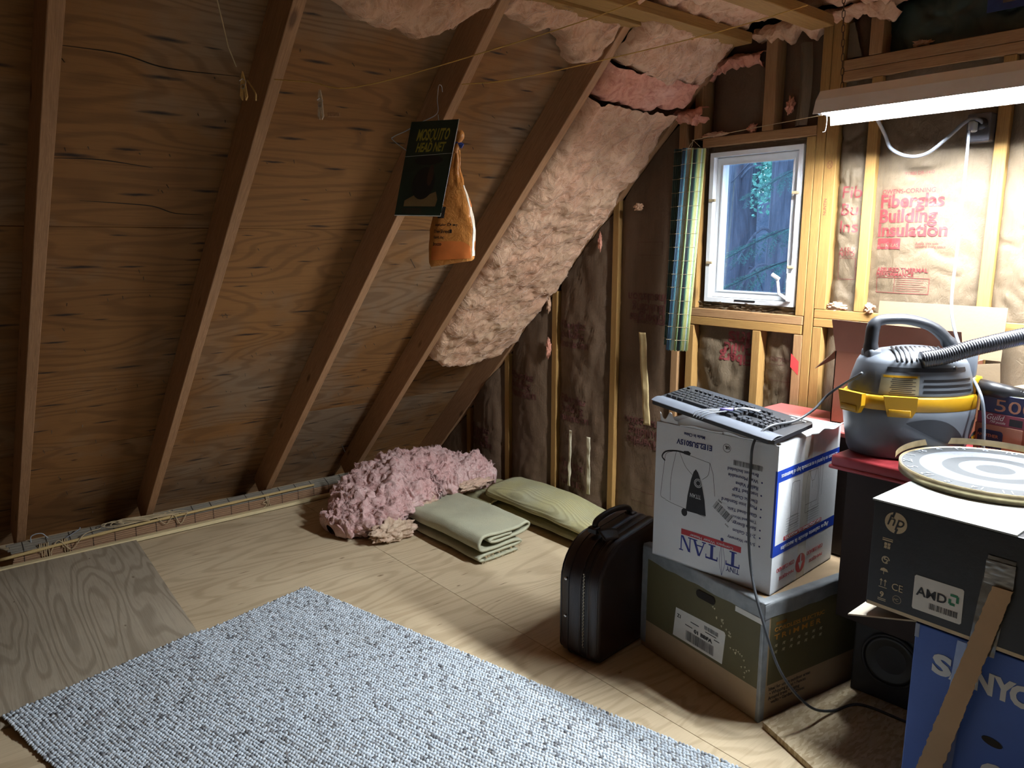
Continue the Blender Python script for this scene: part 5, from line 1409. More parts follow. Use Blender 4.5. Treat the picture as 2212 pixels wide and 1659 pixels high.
# heater drawing
B.poly('F', [(fu(d), z) for d, z in [(.321, .195), (.316, .25), (.305, .31), (.296, .338), (.288, .348), (.279, .338), (.266, .31), (.250, .25), (.242, .196)]], M['ink'], ti, 'heater_emblem')
B.lines('F', [sm([(fu(.405), .215), (fu(.424), .222), (fu(.424), .25), (fu(.415), .34), (fu(.408), .378), (fu(.37), .395)]), sm([(fu(.405), .213), (fu(.36), .205), (fu(.245), .193)]), sm([(fu(.385), .215), (fu(.385), .30), (fu(.368), .394)]), sm([(fu(.355), .394), (fu(.33), .35), (fu(.30), .325)]), sm([(fu(.236), .38), (fu(.24), .34), (fu(.262), .318)]), [(fu(.236), .38), (fu(.222), .345), (fu(.212), .272)], [(fu(.37), .395), (fu(.33), .392), (fu(.236), .38)]], .0007, M['ink'], ti, 'heater_drawing')
B.lines('F', [sm([(fu(.412), .352), (fu(.425), .365), (fu(.41), .385), (fu(.37), .395), (fu(.335), .396)])], .0026, M['ink'], ti, 'cord_drawing', .0008); B.poly('F', [(fu(.338), .391), (fu(.315), .389), (fu(.31), .398), (fu(.32), .404), (fu(.338), .401)], M['ink'], ti, 'plug_drawing')
B.lines('F', [[(fu(.277) + r * math.cos(a), .302 + r * math.sin(a)) for a in [k * PI / 8 for k in range(17)]] for r in (.015, .009)] + [[(fu(.277) + .010 * math.cos(a), .302 + .010 * math.sin(a)), (fu(.277) + .015 * math.cos(a), .302 + .015 * math.sin(a))] for a in [k * PI / 8 for k in range(16)]], .0007, M['boxwhite'], ti, 'dial_drawing', .0009)
BI('TITAN', .264, .262, 'boxwhite', fit=.042, fith=.014); B.poly('F', [(fu(.326) + .012 * math.cos(a), .188 + .014 * math.sin(a)) for a in [k * PI / 6 for k in range(12)]], M['ink'], ti, 'valve_drawing')
Tl = B.F(fu(.181), .227, .0011) @ Matrix.Rotation(math.radians(-33), 4, 'Z')
st = MB(Tl).add([(-.046, -.03, 0), (.046, -.03, 0), (.046, .03, 0), (-.046, .03, 0)], [(0, 1, 2, 3)]).build('barcode_sticker', M['boxwhite'], ti, fix=False)
B.bars('F', -.036, .036, -.012, .016, M['ink'], st, 9, T=Tl @ Matrix.Translation((0, 0, .0003)))
text('2684', Tl @ Matrix.Translation((-.036, .02, .0003)), .008, M['ink'], st, fith=.006); text('CAN', Tl @ Matrix.Translation((.03, -.026, .0003)), .008, M['ink'], st, fith=.005)
# right face
RIp = lambda s, u, z, m='boxwhite', **k: text(s, B.R(u, z, .0009, True), .012, M[m], ti, **k)
B.rect('R', 0, B.d, .366, .404, M['blue_ink'], ti); B.rect('R', 0, B.d, .124, .160, M['blue_ink'], ti); B.rect('R', 0, .011, .16, .366, M['blue_ink'], ti); B.rect('F', B.w - .006, B.w, .124, .404, M['blue_ink'], ti)
B.rect('R', .17, .225, .0, B.h - .002, M['tape'], ti, 'clear_tape', .0003)
RIp('Se monta en la pared o se acomoda bajo el lavamanos', .41, .394, fit=.385, fith=.019); RIp('Agua caliente donde la necesite', .38, .152, fit=.33, fith=.019)
B.rect('R', .065, .325, .163, .177, M['red2'], ti); RIp('ESPECIFICACIONES DEL PRODUCTO', .318, .175, fit=.245, fith=.009)
B.poly('R', [(.193 + .033 * math.cos(a), .052 + .033 * math.sin(a)) for a in [k * PI / 16 for k in range(32)]], M['red2'], ti, 'handling_mark'); B.poly('R', [(.193, .028), (.208, .056), (.178, .056)], M['boxwhite'], ti, 'handling_arrow', .0009); B.rect('R', .1895, .1965, .05, .083, M['boxwhite'], ti, 'handling_arrow', .0009)
for u in (.148, .35): RIp('MANEJESE', u, .058 - .01, 'red2', fit=.095, fith=.014); RIp('CON CUIDADO', u, .078, 'red2', fit=.115, fith=.014)
B.lines('R', [[(.10, .345), (.115, .348), (.15, .345), (.152, .26), (.148, .235), (.102, .235), (.098, .30), (.10, .345)], [(.10, .235), (.10, .205), (.15, .205), (.15, .235)], [(.205, .36), (.275, .36), (.285, .30), (.28, .25), (.20, .25), (.195, .30), (.205, .36)], [(.215, .36), (.235, .325), (.25, .325), (.268, .36)], [(.24, .325), (.24, .30)], [(.20, .25), (.20, .222), (.29, .222), (.29, .37), (.31, .37), (.31, .26)], [(.24, .25), (.24, .235)]], .0006, M['ink'], ti, 'line_drawing')
B.lines('R', [[(u, .19 - 0 + k * .0085), (u + .085, .19 + k * .0085)] for k in range(6) for u in (.075, .215)], .0004, M['ink'], ti, 'table_lines')

# keyboard --------------------------------------------------------------
M['kb'] = plain('black_keyboard', (0.018, 0.019, 0.022), 0.42, 0.1, spec=0.5)
M['kb_rest'] = plain('grey_palm_rest', (0.085, 0.095, 0.115), 0.48, 0.08, spec=0.5)
kb = thing('keyboard', 'black computer keyboard lying aslant on top of the white carton', 'keyboard', (-1.44, 2.15, 0.9))
kFL, kBL, kBR = Vector((-1.692, 2.055, .957)), Vector((-1.677, 2.273, .984)), Vector((-1.18, 2.244, .938))
TK = frame(kFL, kBR - kBL, kBL - kFL); KW, KDp = (kBR - kBL).length, (kBL - kFL).length
body = [(0.015, 0.0), (KW - 0.015, 0), (KW, 0.012), (KW, KDp - 0.012), (KW - 0.012, KDp), (0.012, KDp), (0, KDp - 0.012), (0, 0.012)]
MB(TK).prism(body, -0.013, 0.0).build('case', M['kb'], kb)
MB(TK).sheet(lambda u, v: (0.004 + (KW - 0.008) * u, 0.003 + 0.058 * v, 0.0005 + 0.006 * math.sin(PI * min(1, v * 1.1)) ), 20, 8).build('palm_rest', M['kb_rest'], kb, True, fix=False)
def keymesh(w_, d_, h=0.0085):
    b = MB(); a = 0.0022
    b.add([(0, 0, 0), (w_, 0, 0), (w_, d_, 0), (0, d_, 0), (a, a, h), (w_ - a, a, h), (w_ - a, d_ - a * .6, h), (a, d_ - a * .6, h)], [(0, 1, 5, 4), (1, 2, 6, 5), (2, 3, 7, 6), (3, 0, 4, 7), (4, 5, 6, 7)])
    return b.mesh('key', M['key'])
M['key'] = plain('key_plastic', (0.020, 0.021, 0.024), 0.38, 0.05, spec=0.6)
KM = {}
def key(x, y, w_, d_=0.0165):
    k = (round(w_, 4), round(d_, 4))
    if k not in KM: KM[k] = keymesh(*k)
    link('key', KM[k], kb, TK @ Matrix.Translation((x, y, 0.0005)))
U = 0.0196; X0k, Y0k = 0.016, 0.066
for r_, row in enumerate([[1.25, 1.25, 1.25, 5.6, 1.25, 1.25, 1.25, 1.25], [2.25] + [1] * 10 + [2.75], [1.75] + [1] * 11 + [2.25], [1.5] + [1] * 12 + [1.5], [1] * 13 + [2]]):
    x = X0k
    for q in row:
        key(x, Y0k + r_ * U, q * U - 0.0026); x += q * U
x = X0k
for k in range(13):
    key(x, Y0k + 5.35 * U, U - 0.003, 0.013); x += U * (1.9 if k in (0,) else 1.0) + (0.009 if k in (4, 8) else 0)
xn = X0k + 15.3 * U
for r_ in (3, 4):
    for c_ in range(3): key(xn + c_ * U, Y0k + r_ * U, U - 0.0026)
for c_ in range(3): key(xn + c_ * U, Y0k, U - 0.0026); key(xn + c_ * U, Y0k + 5.35 * U, U - 0.003, 0.013)
key(xn + U, Y0k + U, U - 0.0026)
xp = xn + 3.3 * U
for r_ in range(5):
    for c_ in range(4):
        if xp + c_ * U + U < KW - 0.006: key(xp + c_ * U, Y0k + r_ * U, U - 0.0026)
for k in range(3):
    MB(TK).rbox(KW - 0.075 + k * 0.02, KW - 0.060 + k * 0.02, KDp - 0.02, KDp - 0.0135, 0.0, 0.0022, 0.001, 1).build('indicator_lens', M['paper'], kb)
kc = thing('keyboard_cable', 'thin grey keyboard lead bundled over the space bar side', 'cable', tuple(TK @ Vector((.27, .08, .01))))
for k in range(4):
    MB(TK).tube(spline([(0.20 + .012 * k, -0.006, -0.004), (0.205 + .014 * k, 0.012, 0.014), (0.24 + .010 * k, 0.06, 0.016), (0.30, 0.118 + .003 * k, 0.019), (0.345, 0.135 + .004 * k, 0.017), (0.335, 0.15, 0.016)], 8), 0.0019, 6).build('strand', M['cord_grey'], kc, True)
MB(TK).tube([(0.258, 0.058, 0.020), (0.285, 0.088, 0.021)], 0.0052, 10).build('plug', plain('purple_plug', (0.25, 0.22, 0.55), 0.4), kc, True)
MB(TK).tube([(0.285, 0.088, 0.021), (0.293, 0.097, 0.021)], 0.004, 10).build('plug_tip', M['steel'], kc, True)

# speaker, brown carton and red lid that carry the vacuum cleaner ------------
M['speaker'] = plain('charcoal_vinyl', (0.035, 0.035, 0.038), 0.6, 0.1)
sp = thing('speaker', 'charcoal loudspeaker box in the dark gap behind the blue carton', 'speaker', (-0.9, 2.55, 0.014))
B = Bx((-1.062, 2.385, 0.0205), math.radians(4), 0.34, 0.30, 0.296)
MB(B.T).rbox(0, B.w, 0, B.d, 0, B.h, 0.005, 2).build('cabinet', M['speaker'], sp)
MB(B.F(0.12, 0.15, 0.004)).lathe([(0.085, 0.0), (0.085, 0.006), (0.07, 0.007), (0.03, -0.012), (0.0, -0.012)], 32, caps=False).build('driver', M['black'], sp, True)
MB(B.F(0.12, 0.15, 0.004)).tube([(0.086 * math.cos(a), 0.086 * math.sin(a), 0.004) for a in [k * PI / 16 for k in range(32)]], 0.005, 6, closed=True).build('surround', M['speaker'], sp, True)
M['brownbox'] = card_mat('dark_brown_carton', (0.024, 0.014, 0.011))
M['redlid'] = plain('red_plastic', (0.30, 0.034, 0.040), 0.42, 0.08)
rl = thing('storage_tote', 'dark brown storage box with a red lid under the vacuum cleaner', 'storage box', (-0.8, 2.5, 0.318))
MB().rbox(-1.078, -0.50, 2.27, 2.73, 0.318, 0.8130, 0.004, 2).build('body', M['brownbox'], rl)
MB().rbox(-1.105, -0.44, 2.215, 2.79, 0.8135, 0.857, 0.008, 3).build('lid', M['redlid'], rl, True, 'red plastic lid')
MB().rbox(-1.11, -0.435, 2.21, 2.795, 0.8135, 0.826, 0.005, 2).build('lid_rim', M['redlid'], rl, True)
rb = thing('red_carton', 'red topped box wedged between the white carton and the gable wall', 'box', (-1.36, 2.65, 0.41))
MB().rbox(-1.615, -1.125, 2.52, 2.79, 0.41, 0.835, 0.006, 2).build('carton', M['brownbox'], rb)
MB().rbox(-1.622, -1.118, 2.515, 2.795, 0.8352, 0.857, 0.006, 2).build('lid', plain('salmon_red_plastic', (0.42, 0.10, 0.09), 0.4, 0.06), rb)

# vacuum cleaner ----------------------------------------------------------
M['vgrey'] = plain('grey_vac_plastic', (0.115, 0.13, 0.152), 0.38, 0.05, spec=0.5)
M['vdark'] = plain('dark_vac_plastic', (0.018, 0.020, 0.025), 0.42, 0.08, spec=0.5)
M['vyellow'] = plain('yellow_vac_plastic', (0.44, 0.235, 0.008), 0.4, 0.05)
vac = thing('vacuum_cleaner', 'grey and yellow wet and dry vacuum cleaner on the red lid', 'vacuum cleaner', (-0.975, 2.42, 0.858))
TV = frame((-0.975, 2.42, 0.858), rt, (-rt.y, rt.x, 0))
va, vb = 0.200, 0.135
MB(TV).lathe([(0.74, 0.0), (0.84, 0.004), (0.88, 0.02), (0.93, 0.07), (0.975, 0.13), (0.98, 0.155), (0.95, 0.158), (0.90, 0.160)], 56, va, vb).build('tank', M['vgrey'], vac, True)
MB(TV).lathe([(0.955, 0.150), (0.985, 0.153), (0.985, 0.190), (0.955, 0.195), (0.90, 0.195), (0.90, 0.15)], 56, va, vb, caps=False).build('clamp_ring', M['vyellow'], vac, True)
lidprof = [(0.93, 0.188), (0.925, 0.205), (0.88, 0.245), (0.82, 0.285), (0.78, 0.298), (0.70, 0.306), (0.52, 0.320), (0.25, 0.330), (0.02, 0.332)]
lid = MB(TV).lathe(lidprof, 56, va, vb).build('motor_head', M['vgrey'], vac, True)
def vsurf(prof, a, z, e=0.0):
    for (r0, z0), (r1, z1) in zip(prof[:-1], prof[1:]):
        if z0 <= z <= z1:
            r = r0 + (r1 - r0) * (z - z0) / max(z1 - z0, 1e-6); break
    else: r = prof[-1][0]
    return TV @ Vector(((r * va + e) * math.cos(a), (r * vb + e) * math.sin(a), z))
LP = [(0.93, 0.188), (0.925, 0.205), (0.88, 0.245), (0.82, 0.285), (0.78, 0.298)]
TP = [(0.84, 0.004), (0.88, 0.02), (0.93, 0.07), (0.975, 0.13), (0.98, 0.155)]
def patch(prof, a0, a1, z0, z1, m, name, parent, e=0.0008, fz=None):
    MB().sheet(lambda u, v: vsurf(prof, a0 + (a1 - a0) * u, (z0 + (z1 - z0) * v) if fz is None else fz(u, v), e), 24, 8).build(name, m, parent, True, fix=False)
rad = math.radians
for k in range(3):
    patch(LP, rad(262), rad(318), 0.208 + 0.016 * k, 0.215 + 0.016 * k, M['black'], 'vent_slot', lid, 0.0012)
patch(LP, rad(222), rad(258), 0.200, 0.258, plain('yellowed_label', (0.24, 0.21, 0.13), 0.5, 0.1), 'warning_label', lid, 0.0012)
for k in range(9): patch(LP, rad(232 + (k % 3)), rad(255 - (k % 2) * 3), 0.2035 + 0.0056 * k, 0.2055 + 0.0056 * k, M['ink'], 'label_print', lid, 0.0016)
patch(LP, rad(224), rad(256), 0.250, 0.256, M['vyellow'], 'label_band', lid, 0.0015)
patch(LP, rad(226), rad(312), 0.268, 0.280, M['vdark'], 'dirty_band', lid, 0.0010)
MB().tube([vsurf(LP, rad(296), 0.276, 0.002), vsurf(LP, rad(296), 0.276, -0.01)], 0.008, 14).build('screw_hole', M['black'], lid, True)
patch(TP, rad(250), rad(318), 0, 0, M['vdark'], 'swoosh', vac, 0.0012, lambda u, v: 0.055 + 0.062 * (1 - u * .3) - 0.075 * u * u * (1 - v * .3) + (v - .5) * 0.055 * math.sin(PI * min(1, u * 1.05 + .02)))
patch(TP, rad(322), rad(348), 0, 0, M['vdark'], 'swoosh', vac, 0.0012, lambda u, v: 0.118 - 0.06 * u * (1 - v) - 0.045 * (1 - v))
for a, d in ((243, 0), (196, 1)):
    c0 = vsurf(TP, rad(a), 0.150, 0.006)
    ax = (Vector((-math.sin(rad(a)) * va, math.cos(rad(a)) * vb, 0)).normalized()); nrm = Vector((math.cos(rad(a)) * vb, math.sin(rad(a)) * va, 0)).normalized()
    Tq = TV @ frame(TV.inverted() @ c0, ax, (0, 0, 1))
    MB(Tq).prism([(-.045, .048), (.045, .048), (.045, .012), (.034, -.012), (-.030, -.012), (-.036, .010)], -.006, .010).build('latch', M['vyellow'], vac)
    MB(Tq).rbox(-.030, .030, -.008, .010, .008, .0125, .003, 2).build('latch_plate', M['vyellow'], vac, True)
# ribs of the cooling grille
for k in range(11):
    u = -0.085 + 0.014 * k
    MB(TV).tube([(u - .012, -0.100, 0.297), (u - .004, -0.075, 0.313), (u, -0.055, 0.321), (u + .006, -0.02, 0.330)], 0.0036, 6).build('grille_rib', M['vdark'], lid, True)
hs = MB(TV)
hs.tube(spline([(-0.128, 0.0, 0.285), (-0.132, 0, 0.34), (-0.122, 0, 0.402), (-0.06, 0, 0.413), (0.0, 0, 0.406), (0.055, 0, 0.385), (0.10, 0, 0.345), (0.128, 0, 0.30), (0.135, 0, 0.26)], 6), [0.02] * 6 + [0.018] * 6 + [0.016] * 18 + [0.017] * 6 + [0.02] * 6 + [0.023] * 7, 12, sy=1.35)
hs.build('handle', M['vdark'], vac, True)
MB(TV).rbox(-0.150, -0.105, -0.03, 0.03, 0.275, 0.325, 0.012, 3).build('handle_root', M['vgrey'], vac, True)
MB(TV).rbox(0.098, 0.170, -0.060, 0.03, 0.188, 0.335, 0.018, 3).build('hose_mount', M['vgrey'], vac, True)
MB(TV).tube([(0.150, -0.030, 0.222), (0.176, -0.055, 0.217)], 0.030, 20).build('hose_collar', M['vyellow'], vac, True)
MB(TV).tube([(0.172, -0.051, 0.218), (0.262, -0.135, 0.199)], 0.0235, 20).build('hose_cuff', M['black'], vac, True)
tiny = MB(TV @ frame((0.196, -0.05, 0.045), (1, 0.3, 0), (0, 0, 1)))
bd = MB(TV @ frame((0.178, -0.058, 0.062), (0.8, 0.6, 0.0), (0, 0, 1)))
bd.lathe([(0.028, 0), (0.028, 0.002), (0, 0.002)], 24, 1.0, 0.62, caps=False).build('badge', M['ink'], vac)
text('Stinger', TV @ frame((0.178, -0.058, 0.062), (0.8, 0.6, 0.0), (0, 0, 1)) @ Matrix.Translation((-.024, -.008, .0024)) @ Matrix.Rotation(.3, 4, 'Z'), .02, M['vyellow'], vac, fit=.046, bold=.04)
def hose(pts, r, label):
    P_ = spline(pts, 40)
    L = sum((b - a).length for a, b in zip(P_[:-1], P_[1:]))
    n = int(L / 0.00175); out = []; acc = 0; i = 0
    cum = [0]
    for a, b in zip(P_[:-1], P_[1:]): cum.append(cum[-1] + (b - a).length)
    j = 0
    for k in range(n + 1):
        s = L * k / n
        while j < len(cum) - 2 and cum[j + 1] < s: j += 1
        f = (s - cum[j]) / max(cum[j + 1] - cum[j], 1e-9)
        out.append(P_[j].lerp(P_[j + 1], f))
    rs = [r + (0.0026 if k % 4 == 0 else (-0.0005 if k % 4 == 2 else 0.0013)) for k in range(n + 1)]
    return tag(MB().tube(out, rs, 16).build('vacuum_hose', M['hose'], None, True), label, 'hose')
M['hose'] = plain('black_hose', (0.014, 0.015, 0.019), 0.28, 0.1, spec=0.6)
V_ = lambda *p: TV @ Vector(p)
h0 = V_(0.255, -0.128, 0.2005); h1 = V_(0.40, -0.26, 0.172)
hose([tuple(h0), tuple(V_(0.31, -0.18, 0.189)), tuple(h1), tuple(V_(0.55, -0.36, 0.14)), tuple(V_(0.75, -0.40, 0.20))], 0.0215, 'black corrugated hose leaving the yellow collar of the vacuum cleaner')
hose([tuple(V_(-0.035, -0.115, 0.305)), tuple(V_(0.03, -0.12, 0.318)), tuple(V_(0.13, -0.13, 0.350)), tuple(V_(0.36, -0.15, 0.402)), tuple(V_(0.52, -0.30, 0.43)), tuple(V_(0.60, -0.5, 0.40))], 0.0225, 'black corrugated hose end resting across the vacuum cleaner handle')
tag(MB().tube(spline([tuple(V_(-0.172, -0.045, 0.255)), (-1.165, 2.30, 1.03), (-1.195, 2.255, 0.975), (-1.22, 2.19, 0.945), (-1.245, 2.09, 0.938), (-1.262, 2.036, 0.895), (-1.268, 2.036, 0.80), (-1.262, 2.03, 0.65), (-1.238, 2.02, 0.50), (-1.175, 1.985, 0.385), (-1.10, 1.99, 0.22), (-1.05, 2.08, 0.09), (-1.03, 2.20, 0.028), (-0.99, 2.31, 0.0245), (-0.85, 2.33, 0.0245)], 10), 0.0043, 8).build('power_cord', plain('charcoal_cord', (.05, .054, .06), .4), None, True), 'dark power cord draped from the vacuum cleaner over the white carton to the floor', 'cord')
tag(MB().tube(spline([(-1.003, 2.745, 1.848), (-1.0, 2.74, 1.75), (-0.985, 2.70, 1.5), (-0.945, 2.60, 1.28), (-0.86, 2.53, 1.13), (-0.79, 2.462, 1.05), (-0.775, 2.465, 0.95), (-0.772, 2.468, 0.864)], 10), 0.0048, 8).build('extension_lead', M['lead'], None, True), 'white lead hanging from the outlet down past the vacuum cleaner', 'cord')

# open carton with puzzles ---------------------------------------------------
M['terra'] = card_mat('red_brown_carton', (0.145, 0.052, 0.028), 0.6)
M['beige'] = card_mat('plain_carton_inside', (0.215, 0.158, 0.098), 0.7, 0.04)
oc = thing('open_carton', 'red brown open carton with raised flaps behind the vacuum cleaner', 'box', (-1.1, 2.7, 0.858))
ox0, ox1, oy0, oy1, oz0, oz1 = -1.322, -0.902, 2.622, 2.790, 0.8585, 1.118
def pan(pts, nrm, th=0.0035, name='panel', parent=oc, mo='terra', mi_='beige'):
    """quad panel: outside face and inside face differ"""
    n = Vector(nrm).normalized() * th
    a = [Vector(p) for p in pts]; b = [p + n for p in a]
    mb = MB(); mb.m = 0; mb.add(a, [(0, 1, 2, 3)]); mb.m = 1; mb.add(b, [(0, 1, 2, 3)])
    for i in range(4):
        j = (i + 1) % 4; mb.add([a[i], a[j], b[j], b[i]], [(0, 1, 2, 3)])
    mb.build(name, [M[mo], M[mi_]], parent, fix=False)
pan([(ox0, oy0, oz0), (ox1, oy0, oz0), (ox1, oy0, oz1), (ox0, oy0, oz1)], (0, 1, 0), name='front_wall')
pan([(ox0, oy1, oz0), (ox1, oy1, oz0), (ox1, oy1, oz1), (ox0, oy1, oz1)], (0, -1, 0), name='back_wall')
pan([(ox0, oy0, oz0), (ox0, oy1, oz0), (ox0, oy1, oz1), (ox0, oy0, oz1)], (1, 0, 0), name='side_wall')
pan([(ox1, oy0, oz0), (ox1, oy1, oz0), (ox1, oy1, oz1), (ox1, oy0, oz1)], (-1, 0, 0), name='side_wall')
pan([(ox0, oy0, oz0), (ox1, oy0, oz0), (ox1, oy1, oz0), (ox0, oy1, oz0)], (0, 0, 1), name='bottom')
pan([(ox0, oy0, oz1), (ox1, oy0, oz1), (ox1 - .01, oy0 - .02, oz1 + .105), (ox0 - .012, oy0 - .02, oz1 + .112)], (0, 1, 0), name='flap')
pan([(ox0 + .06, oy1 + .002, oz1), (ox1 + .05, oy1 + .002, oz1), (ox1 + .05, oy1 + .012, oz1 + .172), (ox0 + .06, oy1 + .012, oz1 + .172)], (0, -1, 0), name='flap')
pan([(ox0, oy0, oz1), (ox0, oy1, oz1), (ox0 - .085, oy1, oz1 - .055), (ox0 - .075, oy0 + .005, oz1 - .075)], (0, 0, 1), name='flap')
pan([(ox1, oy0, oz1), (ox1 + .09, oy0 + .03, oz1 + .012), (ox1 + .10, oy0 + .03, oz1 - .085), (ox1 + .012, oy0, oz1 - .10)], (0, 1, 0), name='flap', mo='beige')
M['orangebox'] = plain('orange_print', (0.36, 0.13, 0.045), 0.5, 0.1)
pz = thing('puzzle_box', 'orange puzzle box sticking out of the open carton', 'puzzle box', (-0.95, 2.7, 1.0))
B = Bx((-1.03, 2.64, 1.06), math.radians(-3), 0.118, 0.125, 0.088)
MB(B.T).rbox(0, B.w, 0, B.d, 0, B.h, .001, 1).build('lid', M['orangebox'], pz)
B.rect('F', .05, .108, .02, .068, plain('puzzle_picture_blue', (0.25, 0.30, 0.5), 0.5, 0.5, 40), pz, 'picture'); B.rect('F', .078, .108, .02, .068, plain('puzzle_picture_olive', (0.25, 0.22, 0.08), 0.5, 0.5, 60), pz, 'picture', .0008)
B.rect('F', .006, .03, .012, .075, plain('puzzle_text_purple', (0.42, 0.16, 0.22), 0.5), pz, 'print_block')
tag(tuft((-1.07, 2.71, 1.13), .035, plain('pink_cloth', (0.72, 0.30, 0.40), .8, .1), None, 77, (1.2, .7, .6), 'pink_cloth', 4, .25), 'crumpled pink cloth in the open carton beside the orange puzzle box', 'cloth')
# puzzle stack
def stackbox(z0, z1, m, name, label, w_=.30, d_=.20, du=0.0):
    t = thing('puzzle_box', label, 'puzzle box', (-0.7, 2.55, z0), 'puzzle boxes stacked right of the vacuum cleaner')
    b = Bx((-0.818 + du, 2.52, z0), math.radians(-10), w_, d_, z1 - z0)
    MB(b.T).rbox(0, b.w, 0, b.d, 0, b.h, .0012, 1).build('lid', m, t)
    return t, b
M['salmon'] = card_mat('salmon_carton', (0.34, 0.155, 0.10), 0.6)
M['rose'] = plain('rose_print', (0.22, 0.045, 0.068), 0.5, 0.1)
M['navyp'] = plain('navy_print', (0.02, 0.025, 0.075), 0.45, 0.1)
t, b = stackbox(.8578, .966, M['salmon'], 'b', 'salmon coloured box with a black panel at the bottom of the puzzle stack', .135)
rp = [(.012 + .085 * (0 if sx < 0 else 1) + .008 * math.cos(a) * 1 - .008 * sx * 0, 0) for sx, a in ()]
b.poly('F', [(.010, .0), (.082, .0), (.082, .084), (.079, .090), (.074, .092), (.018, .092), (.012, .090), (.010, .084)], M['navyp'], t, 'panel')
for i, s in enumerate(('ANOTHER', 'FINE', 'PRODUCT')): text(s, b.F(.070, .070 - .021 * i, .0012), .012, M['salmon'], t, 'RIGHT', fith=.0095, bold=.02)
t, b = stackbox(.9665, 1.002, M['rose'], 'g', 'rose red flat puzzle box in the middle of the stack', .26, .2, .003)
text('Guild', b.F(.028, .0155, .001), .02, M['paper'], t, fith=.016, shear=.3); text('750 puzzle', b.F(.038, .004, .001), .012, M['paper'], t, fith=.0095, shear=.3); b.rect('F', .092, .128, .005, .026, M['ink'], t, 'picture')
t, b = stackbox(1.0025, 1.058, M['navyp'], 'n', 'dark blue puzzle box with a leafy picture on top of the stack', .34, .24, .006)
text('500', b.F(.045, .006, .001), .05, M['salmon'], t, fit=.11, fith=.036)
def pic_mat():
    t = NT('leafy_picture'); v = t.coords(rnd=False); n1 = t.noise(v, 26, 4, .6, 1.2); n2 = t.noise(v, 14, 3)
    c = t.ramp(n1, [(0.35, (0.08, 0.11, 0.06)), (0.47, (0.18, 0.17, 0.11)), (0.56, (0.28, 0.21, 0.10)), (0.64, (0.31, 0.17, 0.08)), (0.75, (0.15, 0.21, 0.12))])
    return t.out(c, .4)
MB(b.T).box(.002, b.w - .002, .002, b.d - .002, b.h, b.h + .0008).build('picture', pic_mat(), t)
tag(MB(b.T @ Matrix.Translation((.105, .035, b.h + .0012)) @ Matrix.Rotation(.15, 4, 'Z')).rbox(0, .15, 0, .12, 0, .018, .002, 1).build('blue_case', plain('blue_plastic', (0.04, 0.16, 0.62), .35)), 'bright blue flat case on the leafy puzzle box', 'case')

# blue carton and black carton ------------------------------------------------
M['sblue'] = card_mat('blue_carton', (0.045, 0.10, 0.36), 0.45, 0.06)
M['silver'] = plain('silver_print', (0.52, 0.53, 0.53), 0.45, 0.04)
sy = thing('blue_carton', 'tall blue carton with silver lettering under the black carton', 'box', (-0.43, 2.1, 0.014))
B = Bx((-0.686, 1.868, 0.0205), math.radians(-1), 0.50, 0.38, 0.566)
MB(B.T).rbox(0, B.w, 0, B.d, 0, B.h, .003, 2).build('carton', M['sblue'], sy)
sp_ = .002
z_ = -.0145
for ch, u, w_ in (('S', .046, .044), ('A', .085, .050), ('N', .137, .042), ('Y', .177, .046), ('O', .212, .052)):
    text(ch, B.F(u, .455, .0009), .07, M['silver'], sy, fit=w_, fith=.054, bold=.05)
text('Co', B.F(.172, .235, .0009), .07, M['silver'], sy, fith=.058, bold=.05)
B.poly('F', [(.190 + .022 * math.cos(a), .345 + .010 * math.sin(a) - .10 * .022 * math.cos(a)) for a in [k * PI / 10 for k in range(20)]], M['dark'], sy, 'hand_hole', .0012)
MB(B.T).sheet(lambda u, v: (0.070 + 0.034 * u + 0.025 * v, -0.0012 - 0.0012 * abs(noise.noise((u * 4, v * 22, 3))), 0.02 + 0.54 * v), 6, 40).build('clear_tape', plain('wide_clear_tape', (0.13, 0.17, 0.34), .12, .1, spec=.8), sy, True, fix=False)
B.rect('F', .0, .01, .53, .565, plain('torn_paper', (0.25, 0.28, 0.36), .6), sy, 'torn_tape', .001)
def flapq(pts, name, m, parent):
    a = [Vector(p) for p in pts]
    b = [p + Vector((0, 0, .004)) for p in a]
    mb = MB().add(a + b, [(3, 2, 1, 0), (4, 5, 6, 7), (0, 1, 5, 4), (1, 2, 6, 5), (2, 3, 7, 6), (3, 0, 4, 7)]); return mb.build(name, m, parent)
flapq([(-0.686, 1.870, .586), (-0.822, 1.800, .574), (-0.83, 2.16, .574), (-0.68, 2.24, .586)], 'flap', card_mat('cream_flap', (.46, .40, .31)), sy)
M['hblack'] = card_mat('black_carton', (0.022, 0.023, 0.026), 0.42, 0.1)
M['tanprint'] = plain('tan_print', (0.50, 0.40, 0.25), 0.55)
hb = thing('black_carton', 'black computer carton with tan symbols on top of the blue carton', 'box', (-0.53, 2.0, 0.60))
B = Bx((-0.800, 1.842, 0.603), math.radians(-1), 0.55, 0.29, 0.272)
MB(B.T).rbox(0, B.w, 0, B.d, 0, B.h, .003, 2).build('carton', M['hblack'], hb)
B.rect('F', .004, B.w, .001, .010, M['tanprint'], hb, 'bottom_stripe')
flapq([(-0.803, 1.838, .8755), (-0.49, 1.832, .8755), (-0.49, 2.125, .8765), (-0.80, 2.13, .8765)], 'top_flap', card_mat('white_flap', (.34, .36, .34), .5, .03), hb)
circ = lambda u, v, r, n=28: [(u + r * math.cos(2 * PI * k / n), v + r * math.sin(2 * PI * k / n)) for k in range(n)]
B.poly('F', circ(.056, .228, .0265), M['tanprint'], hb, 'round_logo'); text('hp', B.F(.036, .2105, .0012), .04, M['hblack'], hb, fit=.040, fith=.036, shear=.25, bold=.0)
